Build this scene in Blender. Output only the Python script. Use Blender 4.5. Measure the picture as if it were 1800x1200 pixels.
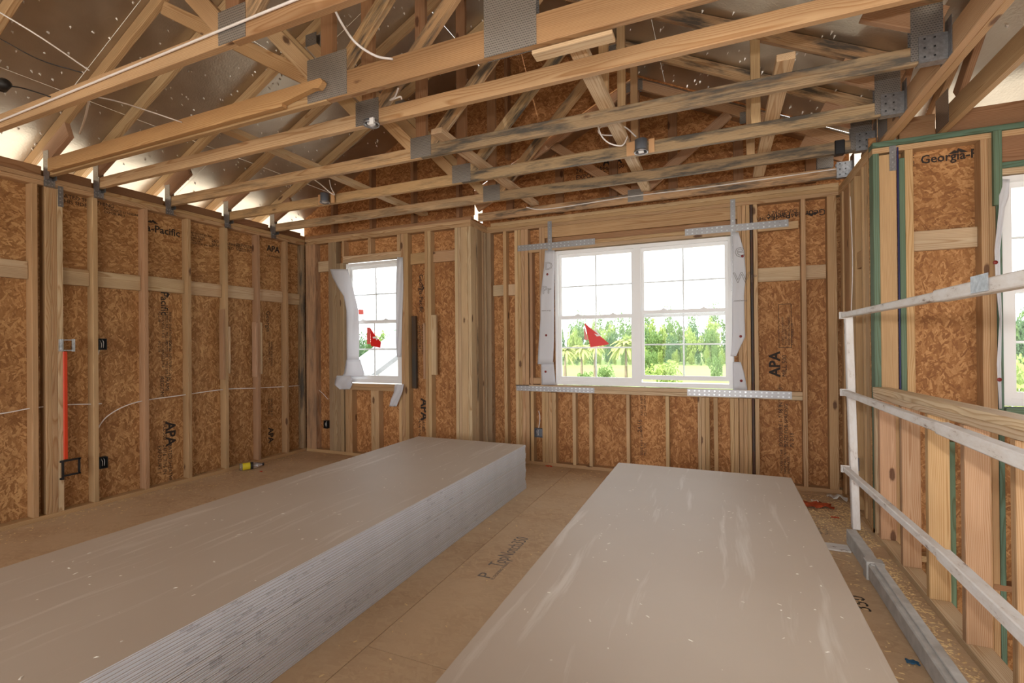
import bpy, bmesh, math, random
from mathutils import Vector, Matrix, Euler, noise as mnoise
random.seed(11)
for o in list(bpy.data.objects): bpy.data.objects.remove(o, do_unlink=True)
scene = bpy.context.scene
C = scene.collection
rnd = random.random
def ru(a, b): return a + (b - a) * rnd()

# ------------------------------------------------------------------ camera
F = 848.9
YAW, PIT, ROL = [math.radians(a) for a in (23.265, .19, -.537)]
CAM = Vector((0, 0, 1.388))
fw = Vector((-math.sin(YAW) * math.cos(PIT), math.cos(YAW) * math.cos(PIT), math.sin(PIT)))
rt0 = Vector((math.cos(YAW), math.sin(YAW), 0)); up0 = rt0.cross(fw)
RT = math.cos(ROL) * rt0 + math.sin(ROL) * up0
UP = -math.sin(ROL) * rt0 + math.cos(ROL) * up0
def ray(u, v): return (u - 900) / F * RT - (v - 600) / F * UP + fw
def onx(u, v, x): d = ray(u, v); return CAM + d * ((x - CAM.x) / d.x)
def ony(u, v, y): d = ray(u, v); return CAM + d * ((y - CAM.y) / d.y)
def onz(u, v, z): d = ray(u, v); return CAM + d * ((z - CAM.z) / d.z)
cam = bpy.data.cameras.new('camera'); cam.sensor_width = 36; cam.lens = 36 * F / 1800
cam.clip_start = .05; cam.clip_end = 800
co = bpy.data.objects.new('camera', cam); C.objects.link(co)
co.matrix_world = Matrix(((RT.x, UP.x, -fw.x, CAM.x), (RT.y, UP.y, -fw.y, CAM.y), (RT.z, UP.z, -fw.z, CAM.z), (0, 0, 0, 1)))
scene.camera = co

# ------------------------------------------------------------------ world, lights, exposure
vs = scene.view_settings
vs.view_transform = 'Standard'; vs.look = 'None'; vs.gamma = 1; vs.use_curve_mapping = False
vs.exposure = 0.2
w = bpy.data.worlds.new('world'); scene.world = w; w.use_nodes = True
bg = w.node_tree.nodes['Background']; bg.inputs[0].default_value = (.93, .97, 1, 1); bg.inputs[1].default_value = 3.4
def light(name, kind, loc, energy, color=(1, 1, 1), **kw):
    l = bpy.data.lights.new(name, kind); l.energy = energy; l.color = color
    for k, v in kw.items(): setattr(l, k, v)
    o = bpy.data.objects.new(name, l); C.objects.link(o); o.location = loc
    return o
sun = light('sun', 'SUN', (0, 0, 30), 8.5, (1, .95, .88), angle=.02)
sun.rotation_euler = (math.radians(34), math.radians(-14), 0)      # high sun behind the house
# unseen fill lamps added at openings behind the camera to brighten the room
d1 = light('rear_fill', 'AREA', (-3.2, -3.66, 1.55), 52, (1, .985, .96), shape='RECTANGLE', size=2.4, size_y=1.7)
d1.rotation_euler = (math.radians(90), 0, 0)
d2 = light('rear_fill', 'AREA', (-.1, -3.66, 1.45), 58, (1, .985, .96), shape='RECTANGLE', size=2.6, size_y=2.1)
d2.rotation_euler = (math.radians(90), 0, 0)
d3 = light('stair_fill', 'AREA', (3.52, .3, 1.4), 36, (1, .98, .95), shape='RECTANGLE', size=1.6, size_y=1.6)  # unseen fill lamp, added outside the opening in the right stair wall
d3.rotation_euler = (math.radians(90), 0, math.radians(90))
# the photographer's flash on top of the camera
fl = light('camera_flash', 'SPOT', CAM + Vector((0, 0, .21)), 140, (1, .98, .95), spot_size=math.radians(128), spot_blend=.85, shadow_soft_size=.03)
fl.rotation_euler = Vector((.12, 1, .22)).to_track_quat('-Z', 'Y').to_euler()

# ------------------------------------------------------------------ materials
def srgb(r, g, b):
    f = lambda c: ((c / 255 + .055) / 1.055) ** 2.4 if c > 10 else c / 255 / 12.92
    return (f(r), f(g), f(b), 1)
def mat(name):
    m = bpy.data.materials.new(name); m.use_nodes = True
    nt = m.node_tree; b = nt.nodes['Principled BSDF']
    return m, nt, b
def N(nt, t, **kw):
    n = nt.nodes.new(t)
    for k, v in kw.items():
        if k.startswith('i_'):
            key = k[2:]; n.inputs[int(key) if key.isdigit() else key].default_value = v
        else: setattr(n, k, v)
    return n
def plain(name, col, rough=.6, metal=0, bump=0, bscale=60, var=0):
    m, nt, b = mat(name)
    b.inputs['Base Color'].default_value = col; b.inputs['Roughness'].default_value = rough; b.inputs['Metallic'].default_value = metal
    if bump or var:
        tc = N(nt, 'ShaderNodeTexCoord'); nz = N(nt, 'ShaderNodeTexNoise', i_Scale=bscale, i_Detail=4)
        nt.links.new(tc.outputs['Object'], nz.inputs['Vector'])
        if bump:
            bp = N(nt, 'ShaderNodeBump', i_Strength=bump, i_Distance=.003)
            nt.links.new(nz.outputs[0], bp.inputs['Height']); nt.links.new(bp.outputs[0], b.inputs['Normal'])
        if var:
            r = N(nt, 'ShaderNodeValToRGB'); nt.links.new(nz.outputs[0], r.inputs[0])
            r.color_ramp.elements[0].position = .3; r.color_ramp.elements[1].position = .7
            r.color_ramp.elements[0].color = [c * (1 - var) for c in col[:3]] + [1]; r.color_ramp.elements[1].color = col
            nt.links.new(r.outputs[0], b.inputs['Base Color'])
    return m
def math_(nt, op, a, b=None, c=None):
    n = N(nt, 'ShaderNodeMath', operation=op)
    for i, x in enumerate((a, b, c)):
        if x is None: continue
        if isinstance(x, (int, float)): n.inputs[i].default_value = x
        else: nt.links.new(x, n.inputs[i])
    return n.outputs[0]
def mixc(nt, fac, a, b, blend='MIX'):
    n = N(nt, 'ShaderNodeMix', data_type='RGBA', blend_type=blend)
    for i, x in ((0, fac), (6, a), (7, b)):
        if isinstance(x, (int, float)): n.inputs[i].default_value = x
        elif isinstance(x, tuple): n.inputs[i].default_value = x
        else: nt.links.new(x, n.inputs[i])
    return n.outputs[2]
def vmul(nt, v, s):
    n = N(nt, 'ShaderNodeVectorMath', operation='MULTIPLY'); nt.links.new(v, n.inputs[0]); n.inputs[1].default_value = s
    return n.outputs[0]
def wood_mat(name, mold=0., chalk=0.):
    m, nt, b = mat(name); L = nt.links
    tc = N(nt, 'ShaderNodeTexCoord'); oi = N(nt, 'ShaderNodeObjectInfo')
    cm = N(nt, 'ShaderNodeCombineXYZ')
    for i, k in enumerate((97.0, 53.0, 71.0)): L.new(math_(nt, 'MULTIPLY', oi.outputs['Random'], k), cm.inputs[i])
    ad = N(nt, 'ShaderNodeVectorMath', operation='ADD'); L.new(tc.outputs['Object'], ad.inputs[0]); L.new(cm.outputs[0], ad.inputs[1])
    p = ad.outputs[0]
    # growth rings around a wandering pith
    wob = N(nt, 'ShaderNodeTexNoise', i_Scale=1., i_Detail=2); L.new(vmul(nt, p, (.9, 5, 5)), wob.inputs['Vector'])
    sp = N(nt, 'ShaderNodeSeparateXYZ'); L.new(tc.outputs['Object'], sp.inputs[0])
    oy = math_(nt, 'SUBTRACT', math_(nt, 'MULTIPLY', oi.outputs['Random'], .16), .08)
    yy = math_(nt, 'ADD', math_(nt, 'ADD', sp.outputs[1], oy), math_(nt, 'MULTIPLY', math_(nt, 'SUBTRACT', wob.outputs[0], .5), .10))
    zz = math_(nt, 'ADD', sp.outputs[2], math_(nt, 'ADD', .035, math_(nt, 'MULTIPLY', math_(nt, 'SUBTRACT', wob.outputs[0], .5), .05)))
    d = math_(nt, 'SQRT', math_(nt, 'ADD', math_(nt, 'MULTIPLY', yy, yy), math_(nt, 'MULTIPLY', zz, zz)))
    ring = math_(nt, 'FRACT', math_(nt, 'MULTIPLY', d, 150.))
    rr = N(nt, 'ShaderNodeValToRGB'); L.new(ring, rr.inputs[0])
    e = rr.color_ramp.elements; e[0].position = .0; e[0].color = (.0, .0, .0, 1); e[1].position = .55; e[1].color = (.25, .25, .25, 1)
    e.new(.85).color = (1, 1, 1, 1); e.new(1.).color = (.1, .1, .1, 1)
    fib = N(nt, 'ShaderNodeTexNoise', i_Scale=1., i_Detail=5); L.new(vmul(nt, p, (6, 160, 160)), fib.inputs['Vector'])
    big = N(nt, 'ShaderNodeTexNoise', i_Scale=1., i_Detail=3); L.new(vmul(nt, p, (1.6, 9, 9)), big.inputs['Vector'])
    light_ = oi.outputs['Color']
    dark = mixc(nt, 1., light_, (.62, .47, .34, 1), 'MULTIPLY')
    c = mixc(nt, math_(nt, 'MULTIPLY', rr.outputs[0], .85), light_, dark)
    c = mixc(nt, math_(nt, 'MULTIPLY', math_(nt, 'SUBTRACT', fib.outputs[0], .35), .7), c, dark)
    v = N(nt, 'ShaderNodeHueSaturation'); L.new(c, v.inputs['Color']); L.new(math_(nt, 'ADD', .72, math_(nt, 'MULTIPLY', big.outputs[0], .56)), v.inputs['Value'])
    c = v.outputs[0]
    # knots
    vo = N(nt, 'ShaderNodeTexVoronoi', i_Scale=1.); L.new(vmul(nt, p, (2.6, 7, 7)), vo.inputs['Vector'])
    wn = N(nt, 'ShaderNodeTexNoise', i_Scale=40.); L.new(p, wn.inputs['Vector'])
    kd = math_(nt, 'ADD', vo.outputs['Distance'], math_(nt, 'MULTIPLY', math_(nt, 'SUBTRACT', wn.outputs[0], .5), .06))
    cs = N(nt, 'ShaderNodeSeparateColor'); L.new(vo.outputs['Color'], cs.inputs[0])
    kr = N(nt, 'ShaderNodeMapRange', i_1=.14, i_2=.09, i_3=0., i_4=1.); L.new(kd, kr.inputs[0])
    kf = math_(nt, 'MULTIPLY', kr.outputs[0], math_(nt, 'GREATER_THAN', cs.outputs[0], .55))
    c = mixc(nt, math_(nt, 'MULTIPLY', kf, .85), c, (.075, .026, .010, 1))
    if mold:
        mn = N(nt, 'ShaderNodeTexNoise', i_Scale=1., i_Detail=6, i_Roughness=.65); L.new(vmul(nt, p, (2.2, 14, 14)), mn.inputs['Vector'])
        mr = N(nt, 'ShaderNodeMapRange', i_1=.47, i_2=.62, i_3=0., i_4=mold); L.new(mn.outputs[0], mr.inputs[0])
        c = mixc(nt, mr.outputs[0], c, (.05, .047, .042, 1))
    L.new(c, b.inputs['Base Color']); b.inputs['Roughness'].default_value = .62; b.inputs['Specular IOR Level'].default_value = .3
    bp = N(nt, 'ShaderNodeBump', i_Strength=.25, i_Distance=.001); L.new(fib.outputs[0], bp.inputs['Height']); L.new(bp.outputs[0], b.inputs['Normal'])
    return m
WOOD = wood_mat('pine_lumber'); MOLD = wood_mat('stained_lumber', .9); LMOLD = wood_mat('lightly_stained_lumber', .45)
def osb_mat(name, lo, mid, hi, along=0, sc=1., dust=None):
    m, nt, b = mat(name); L = nt.links
    tc = N(nt, 'ShaderNodeTexCoord'); oi = N(nt, 'ShaderNodeObjectInfo')
    cm = N(nt, 'ShaderNodeCombineXYZ')
    for i, k in enumerate((31.0, 47.0)): L.new(math_(nt, 'MULTIPLY', oi.outputs['Random'], k), cm.inputs[i])
    ad = N(nt, 'ShaderNodeVectorMath', operation='ADD'); L.new(tc.outputs['Object'], ad.inputs[0]); L.new(cm.outputs[0], ad.inputs[1])
    best = None
    for i, (ang, s) in enumerate(((-28, 1.), (14, 1.25), (48, .9), (-62, 1.1), (3, .7))):
        mp = N(nt, 'ShaderNodeMapping'); L.new(ad.outputs[0], mp.inputs[0])
        mp.inputs['Rotation'].default_value = (0, 0, math.radians(ang)); mp.inputs['Location'].default_value = (i * 3.1, i * 7.7, 0)
        sc1 = vmul(nt, mp.outputs[0], (14 * s * sc, 58 * s * sc, 0))
        vo = N(nt, 'ShaderNodeTexVoronoi', voronoi_dimensions='2D', i_Scale=1.); L.new(sc1, vo.inputs['Vector'])
        cs = N(nt, 'ShaderNodeSeparateColor'); L.new(vo.outputs['Color'], cs.inputs[0])
        pr = math_(nt, 'SUBTRACT', cs.outputs[0], math_(nt, 'MULTIPLY', vo.outputs['Distance'], .5)); va = cs.outputs[1]
        if best is None: best = (pr, va)
        else:
            g = math_(nt, 'GREATER_THAN', pr, best[0])
            nv = N(nt, 'ShaderNodeMix'); L.new(g, nv.inputs[0]); L.new(best[1], nv.inputs[2]); L.new(va, nv.inputs[3])
            best = (math_(nt, 'MAXIMUM', pr, best[0]), nv.outputs[0])
    fine = N(nt, 'ShaderNodeTexNoise', i_Scale=90., i_Detail=4); L.new(ad.outputs[0], fine.inputs['Vector'])
    big = N(nt, 'ShaderNodeTexNoise', i_Scale=2.2, i_Detail=2); L.new(ad.outputs[0], big.inputs['Vector'])
    val = math_(nt, 'ADD', math_(nt, 'MULTIPLY', best[1], .75), math_(nt, 'ADD', math_(nt, 'MULTIPLY', math_(nt, 'SUBTRACT', fine.outputs[0], .5), .55), math_(nt, 'SUBTRACT', math_(nt, 'MULTIPLY', big.outputs[0], .5), .12)))
    r = N(nt, 'ShaderNodeValToRGB'); L.new(val, r.inputs[0]); e = r.color_ramp.elements
    e[0].position = .0; e[0].color = lo; e[1].position = .5; e[1].color = mid; e.new(.95).color = hi
    c = mixc(nt, 1., r.outputs[0], oi.outputs['Color'], 'MULTIPLY')
    if dust:
        dn = N(nt, 'ShaderNodeTexNoise', i_Scale=1.6, i_Detail=6, i_Roughness=.62); L.new(ad.outputs[0], dn.inputs['Vector'])
        dr = N(nt, 'ShaderNodeMapRange', i_1=.32, i_2=.62, i_3=.45, i_4=.92); L.new(dn.outputs[0], dr.inputs[0])
        c = mixc(nt, dr.outputs[0], c, dust)
    L.new(c, b.inputs['Base Color']); b.inputs['Roughness'].default_value = .7; b.inputs['Specular IOR Level'].default_value = .25
    bp = N(nt, 'ShaderNodeBump', i_Strength=.3, i_Distance=.002); L.new(best[1], bp.inputs['Height']); L.new(bp.outputs[0], b.inputs['Normal'])
    return m
OSB = osb_mat('strand_board', srgb(126, 88, 56), srgb(160, 119, 80), srgb(198, 160, 117), sc=1.2)
FLOORM = osb_mat('subfloor_board', srgb(136, 102, 70), srgb(170, 134, 98), srgb(194, 162, 124), dust=srgb(196, 168, 136))
def foil_mat():
    m, nt, b = mat('radiant_foil'); L = nt.links
    tc = N(nt, 'ShaderNodeTexCoord')
    n1 = N(nt, 'ShaderNodeTexNoise', i_Scale=5., i_Detail=3); L.new(tc.outputs['Object'], n1.inputs['Vector'])
    n2 = N(nt, 'ShaderNodeTexNoise', i_Scale=70., i_Detail=3); L.new(tc.outputs['Object'], n2.inputs['Vector'])
    c = mixc(nt, n1.outputs[0], srgb(172, 160, 142), srgb(206, 196, 180))
    L.new(c, b.inputs['Base Color']); b.inputs['Metallic'].default_value = .92
    L.new(math_(nt, 'ADD', .30, math_(nt, 'MULTIPLY', n1.outputs[0], .18)), b.inputs['Roughness'])
    h = math_(nt, 'ADD', math_(nt, 'MULTIPLY', n1.outputs[0], 3.), n2.outputs[0])
    bp = N(nt, 'ShaderNodeBump', i_Strength=.35, i_Distance=.004); L.new(h, bp.inputs['Height']); L.new(bp.outputs[0], b.inputs['Normal'])
    return m
FOIL = foil_mat()
def steel_mat(name, col, sx, sy, dark=.25, rough=.4):
    # galvanised plate with rows of pressed teeth
    m, nt, b = mat(name); L = nt.links
    tc = N(nt, 'ShaderNodeTexCoord')
    br = N(nt, 'ShaderNodeTexBrick', i_Scale=1.); L.new(vmul(nt, tc.outputs['Object'], (sx, sy, 1)), br.inputs['Vector'])
    br.inputs['Mortar Size'].default_value = .09; br.inputs['Brick Width'].default_value = .5; br.inputs['Row Height'].default_value = .25
    br.inputs['Color1'].default_value = [c * dark for c in col[:3]] + [1]; br.inputs['Color2'].default_value = [c * (dark + .2) for c in col[:3]] + [1]
    br.inputs['Mortar'].default_value = col
    L.new(br.outputs[0], b.inputs['Base Color']); b.inputs['Metallic'].default_value = .75; b.inputs['Roughness'].default_value = rough
    bp = N(nt, 'ShaderNodeBump', i_Strength=.6, i_Distance=.002); L.new(br.outputs['Fac'], bp.inputs['Height']); L.new(bp.outputs[0], b.inputs['Normal'])
    return m
PLATE = steel_mat('toothed_plate', srgb(150, 145, 140), 40, 22, .32)
GALV = plain('galvanised_steel', srgb(158, 158, 160), .42, .85, .5, 60, .35)
STRAP = plain('strap_steel', srgb(200, 202, 204), .3, .9, .9, 45, .35)
BAND = steel_mat('perforated_strap', srgb(150, 148, 148), 22, 20, .55, .42)
WHITEV = plain('white_vinyl', srgb(232, 232, 232), .4)
CABLE = plain('cable_sheath', srgb(226, 220, 216), .5)
BLACKP = plain('black_plastic', srgb(26, 26, 28), .45)
BLUEP = plain('blue_box_plastic', srgb(58, 66, 82), .45)
GREYM = plain('grey_steel_box', srgb(104, 108, 116), .45, .3)
ORANGE = plain('orange_conduit', srgb(206, 58, 12), .5)
INK = plain('black_ink', srgb(40, 30, 24), .8)
INKG = plain('grey_ink', srgb(116, 106, 98), .8)
INKL = plain('faded_ink', srgb(160, 160, 166), .8)
INKW = plain('white_ink', srgb(245, 240, 236), .6)
REDF = plain('red_film', srgb(226, 30, 24), .45)
YELLOW = plain('yellow_label', srgb(216, 196, 40), .5)
PAPERW = plain('white_paper', srgb(214, 210, 206), .8)
ORBAG = plain('orange_bag', srgb(208, 92, 52), .55, 0, .8, 30, .3)
BLUESC = plain('blue_scrap', srgb(40, 92, 128), .6)
TAPEB = plain('blue_membrane', srgb(28, 30, 78), .5)
ROOFG = plain('grey_shingles', srgb(120, 122, 124), .9, 0, 0, 3, .3)
HOUSEW = plain('white_siding', srgb(226, 226, 222), .8)
DARKWIN = plain('dark_window', srgb(90, 104, 112), .2)
BARK = plain('tree_bark', srgb(132, 116, 98), .9, 0, 0, 8, .3)
def wrap_mat():
    m, nt, b = mat('house_wrap'); b.inputs['Base Color'].default_value = srgb(226, 226, 230); b.inputs['Roughness'].default_value = .6
    tr = N(nt, 'ShaderNodeBsdfTranslucent'); tr.inputs[0].default_value = srgb(226, 226, 230)
    mx = N(nt, 'ShaderNodeMixShader', i_0=.35); out = nt.nodes['Material Output']
    nt.links.new(b.outputs[0], mx.inputs[1]); nt.links.new(tr.outputs[0], mx.inputs[2]); nt.links.new(mx.outputs[0], out.inputs[0])
    return m
WRAP = wrap_mat()
def glass_mat():
    m, nt, b = mat('window_glass'); out = nt.nodes['Material Output']
    t = N(nt, 'ShaderNodeBsdfTransparent'); t.inputs[0].default_value = (.97, .98, .98, 1)
    g = N(nt, 'ShaderNodeBsdfGlossy', i_1=.02); fr = N(nt, 'ShaderNodeFresnel', i_0=1.45)
    mx = N(nt, 'ShaderNodeMixShader'); nt.links.new(math_(nt, 'MULTIPLY', fr.outputs[0], .22), mx.inputs[0]); nt.links.new(t.outputs[0], mx.inputs[1]); nt.links.new(g.outputs[0], mx.inputs[2])
    nt.links.new(mx.outputs[0], out.inputs[0]); return m
GLASS = glass_mat()
def clear_plastic():
    m, nt, b = mat('clear_plastic'); b.inputs['Base Color'].default_value = (.8, .85, .9, 1); b.inputs['Roughness'].default_value = .1
    b.inputs['Transmission Weight'].default_value = .9; return m
CLEAR = clear_plastic()
def paint_rail():
    m, nt, b = mat('chipped_white_paint'); L = nt.links
    tc = N(nt, 'ShaderNodeTexCoord')
    n = N(nt, 'ShaderNodeTexNoise', i_Scale=22., i_Detail=8, i_Roughness=.7); L.new(vmul(nt, tc.outputs['Object'], (.35, 1, 1)), n.inputs['Vector'])
    r = N(nt, 'ShaderNodeValToRGB'); L.new(n.outputs[0], r.inputs[0]); e = r.color_ramp.elements
    e[0].position = .34; e[0].color = srgb(112, 84, 66); e[1].position = .42; e[1].color = srgb(206, 200, 194); e.new(.6).color = srgb(216, 214, 212)
    L.new(r.outputs[0], b.inputs['Base Color']); b.inputs['Roughness'].default_value = .6
    bp = N(nt, 'ShaderNodeBump', i_Strength=.5, i_Distance=.002); L.new(n.outputs[0], bp.inputs['Height']); L.new(bp.outputs[0], b.inputs['Normal'])
    return m
RAILM = paint_rail()
TOEM = plain('dusty_grey_steel', srgb(190, 188, 184), .7, 0, .6, 18, .25)
def drywall_face():
    m, nt, b = mat('drywall_paper'); L = nt.links
    tc = N(nt, 'ShaderNodeTexCoord'); oi = N(nt, 'ShaderNodeObjectInfo')
    n = N(nt, 'ShaderNodeTexNoise', i_Scale=1.3, i_Detail=5); L.new(tc.outputs['Object'], n.inputs['Vector'])
    c = mixc(nt, n.outputs[0], srgb(176, 160, 144), srgb(194, 182, 168))
    # chalky rub marks running along the sheet
    wb = N(nt, 'ShaderNodeTexNoise', i_Scale=1.2, i_Detail=2); L.new(tc.outputs['Object'], wb.inputs['Vector'])
    st = N(nt, 'ShaderNodeTexNoise', i_Scale=1., i_Detail=4, i_Roughness=.6)
    sp = N(nt, 'ShaderNodeSeparateXYZ'); L.new(tc.outputs['Object'], sp.inputs[0])
    cb = N(nt, 'ShaderNodeCombineXYZ')
    L.new(math_(nt, 'ADD', math_(nt, 'MULTIPLY', sp.outputs[0], 15.), math_(nt, 'MULTIPLY', wb.outputs[0], 2.2)), cb.inputs[0])
    L.new(math_(nt, 'MULTIPLY', sp.outputs[1], 1.1), cb.inputs[1]); L.new(math_(nt, 'MULTIPLY', oi.outputs['Random'], 40.), cb.inputs[2])
    L.new(cb.outputs[0], st.inputs['Vector'])
    mr = N(nt, 'ShaderNodeMapRange', i_1=.57, i_2=.72, i_3=0., i_4=.5); L.new(st.outputs[0], mr.inputs[0])
    c = mixc(nt, mr.outputs[0], c, srgb(224, 218, 210))
    L.new(c, b.inputs['Base Color']); b.inputs['Roughness'].default_value = .55; b.inputs['Specular IOR Level'].default_value = .35
    return m
DRYF = drywall_face()
DRYE = plain('drywall_edge', srgb(208, 210, 216), .7, 0, 0, 8, .1)
GYPS = plain('gypsum_core', srgb(214, 212, 208), .9)
GRASS = plain('lawn_grass', srgb(122, 142, 74), .9, 0, 0, .05, .25)
PAVE = plain('pale_ground', srgb(206, 200, 190), .9)
def leaf(name, col):
    m, nt, b = mat(name); oi = N(nt, 'ShaderNodeObjectInfo')
    b.inputs['Base Color'].default_value = col; b.inputs['Roughness'].default_value = .7
    tr = N(nt, 'ShaderNodeBsdfTranslucent'); tr.inputs[0].default_value = col
    mx = N(nt, 'ShaderNodeMixShader', i_0=.35); out = nt.nodes['Material Output']
    nt.links.new(b.outputs[0], mx.inputs[1]); nt.links.new(tr.outputs[0], mx.inputs[2]); nt.links.new(mx.outputs[0], out.inputs[0])
    return m
LEAF = [leaf('leaf_green', srgb(112, 138, 78)), leaf('leaf_dark_green', srgb(88, 118, 76)), leaf('leaf_light_green', srgb(150, 168, 92))]
PALM = leaf('palm_leaf', srgb(160, 166, 96))

# ------------------------------------------------------------------ helpers
def setp(o, label=None, cat=None, group=None, kind=None):
    if label: o['label'] = label
    if cat: o['category'] = cat
    if group: o['group'] = group
    if kind: o['kind'] = kind
    return o
def link(name, me, parent=None, M=None):
    o = bpy.data.objects.new(name, me); C.objects.link(o)
    if M is not None: o.matrix_world = M
    if parent is not None:
        o.parent = parent
        o.matrix_parent_inverse = WORLD[parent.name].inverted()
    WORLD[o.name] = (M if M is not None else Matrix()).copy()
    return o
WORLD = {}
def empty(name, loc=(0, 0, 0), **kw):
    o = bpy.data.objects.new(name, None); C.objects.link(o); o.location = loc; o.empty_display_size = .1
    WORLD[o.name] = Matrix.Translation(Vector(loc)); setp(o, **kw)
    return o
def struct(name, loc=(0, 0, 0)): return empty(name, loc, kind='structure')
MESHES = {}
def boxmesh(L, W, T, bev=.0025, m=None):
    key = (round(L, 3), round(W, 3), round(T, 4), bev, m.name)
    if key in MESHES: return MESHES[key]
    bm = bmesh.new(); bmesh.ops.create_cube(bm, size=1)
    bmesh.ops.scale(bm, vec=(key[0], key[1], key[2]), verts=bm.verts)
    if bev: bmesh.ops.bevel(bm, geom=list(bm.edges), offset=min(bev, T * .3), segments=1, affect='EDGES')
    me = bpy.data.meshes.new('piece'); bm.to_mesh(me); bm.free(); me.materials.append(m)
    MESHES[key] = me; return me
TINTS = [srgb(196, 160, 112), srgb(204, 169, 121), srgb(188, 150, 104), srgb(208, 176, 129), srgb(194, 155, 111), srgb(200, 163, 112)]
PINK = [srgb(194, 154, 118), srgb(190, 148, 110)]; RED = [srgb(168, 124, 84), srgb(160, 116, 78)]
GREEN = [srgb(104, 130, 108), srgb(92, 120, 102)]; GREYW = [srgb(172, 146, 110), srgb(164, 138, 104)]; PALE = [srgb(208, 182, 142), srgb(204, 174, 134)]
def frame(p0, p1, wdir):
    a = (Vector(p1) - Vector(p0)); L = a.length; a.normalize()
    wv = Vector(wdir); wv = (wv - a * wv.dot(a)).normalized(); t = a.cross(wv)
    c = (Vector(p0) + Vector(p1)) / 2
    M = Matrix(((a.x, wv.x, t.x, c.x), (a.y, wv.y, t.y, c.y), (a.z, wv.z, t.z, c.z), (0, 0, 0, 1)))
    return L, M
def beam(name, parent, p0, p1, wdir, W=.089, T=.038, m=None, tint=None, bev=.0025):
    L, M = frame(p0, p1, wdir)
    o = link(name, boxmesh(L, W, T, bev, m or WOOD), parent, M)
    c = random.choice(tint or TINTS); k = ru(.86, 1.02); gr = (c[0] + c[1] + c[2]) / 3; q = .14 if tint is not GREEN else .05; c = [v_ * (1 - q) + gr * q for v_ in c[:3]]; o.color = (c[0] * k, c[1] * k, c[2] * k * ru(.94, 1.04), 1)
    return o
def lbox(name, parent, x0, x1, y0, y1, z0, z1, m=None, tint=None, bev=.0025):
    d = [x1 - x0, y1 - y0, z1 - z0]; ax = sorted(range(3), key=lambda i: -d[i])
    c = Vector(((x0 + x1) / 2, (y0 + y1) / 2, (z0 + z1) / 2))
    e = [Vector((1, 0, 0)), Vector((0, 1, 0)), Vector((0, 0, 1))]
    a, wv = e[ax[0]], e[ax[1]]
    return beam(name, parent, c - a * d[ax[0]] / 2, c + a * d[ax[0]] / 2, wv, d[ax[1]], d[ax[2]], m, tint, bev)
def solid(name, parent, boxes, m, M=None, bev=.0):
    # several boxes (x0,x1,y0,y1,z0,z1) as one rigid part
    bm = bmesh.new()
    for (x0, x1, y0, y1, z0, z1) in boxes:
        r = bmesh.ops.create_cube(bm, size=1); vs_ = r['verts']
        bmesh.ops.scale(bm, vec=(x1 - x0, y1 - y0, z1 - z0), verts=vs_)
        bmesh.ops.translate(bm, vec=((x0 + x1) / 2, (y0 + y1) / 2, (z0 + z1) / 2), verts=vs_)
    if bev: bmesh.ops.bevel(bm, geom=list(bm.edges), offset=bev, segments=1, affect='EDGES')
    cen = sum((v.co for v in bm.verts), Vector()) / len(bm.verts)
    bmesh.ops.translate(bm, vec=-cen, verts=bm.verts)
    me = bpy.data.meshes.new(name); bm.to_mesh(me); bm.free(); me.materials.append(m)
    return link(name, me, parent, (M or Matrix()) @ Matrix.Translation(cen))
def poly(name, parent, pts, thick, nrm, m, tint=None, xdir=None):
    # flat panel: outline pts (in order) given on the visible side, extruded by thick along nrm
    pts = [Vector(p) for p in pts]; nrm = Vector(nrm).normalized()
    x = Vector(xdir) if xdir else (pts[1] - pts[0]); x = (x - nrm * x.dot(nrm)).normalized(); y = nrm.cross(x)
    c = sum(pts, Vector()) / len(pts)
    M = Matrix(((x.x, y.x, nrm.x, c.x), (x.y, y.y, nrm.y, c.y), (x.z, y.z, nrm.z, c.z), (0, 0, 0, 1)))
    Mi = M.inverted(); n = len(pts)
    a = [Mi @ p for p in pts]; b = [p + Vector((0, 0, thick)) for p in a]
    faces = [list(range(n))[::-1], [n + i for i in range(n)]] + [[i, (i + 1) % n, n + (i + 1) % n, n + i] for i in range(n)]
    me = bpy.data.meshes.new(name); me.from_pydata([tuple(p) for p in a + b], [], faces)
    bm = bmesh.new(); bm.from_mesh(me); bmesh.ops.recalc_face_normals(bm, faces=bm.faces); bm.to_mesh(me); bm.free()
    me.materials.append(m); o = link(name, me, parent, M)
    c = tint or (1, 1, 1); k = ru(.92, 1.08); o.color = (c[0] * k, c[1] * k, c[2] * k, 1)
    return o
def spline(pts, n=8):
    P = [Vector(p) for p in pts]; P = [P[0] * 2 - P[1]] + P + [P[-1] * 2 - P[-2]]; out = []
    for i in range(1, len(P) - 2):
        for k in range(n):
            t = k / n; a, b, c, d = P[i - 1:i + 3]
            out.append(.5 * ((2 * b) + (c - a) * t + (2 * a - 5 * b + 4 * c - d) * t * t + (3 * b - a - 3 * c + d) * t ** 3))
    out.append(P[-2]); return out
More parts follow.
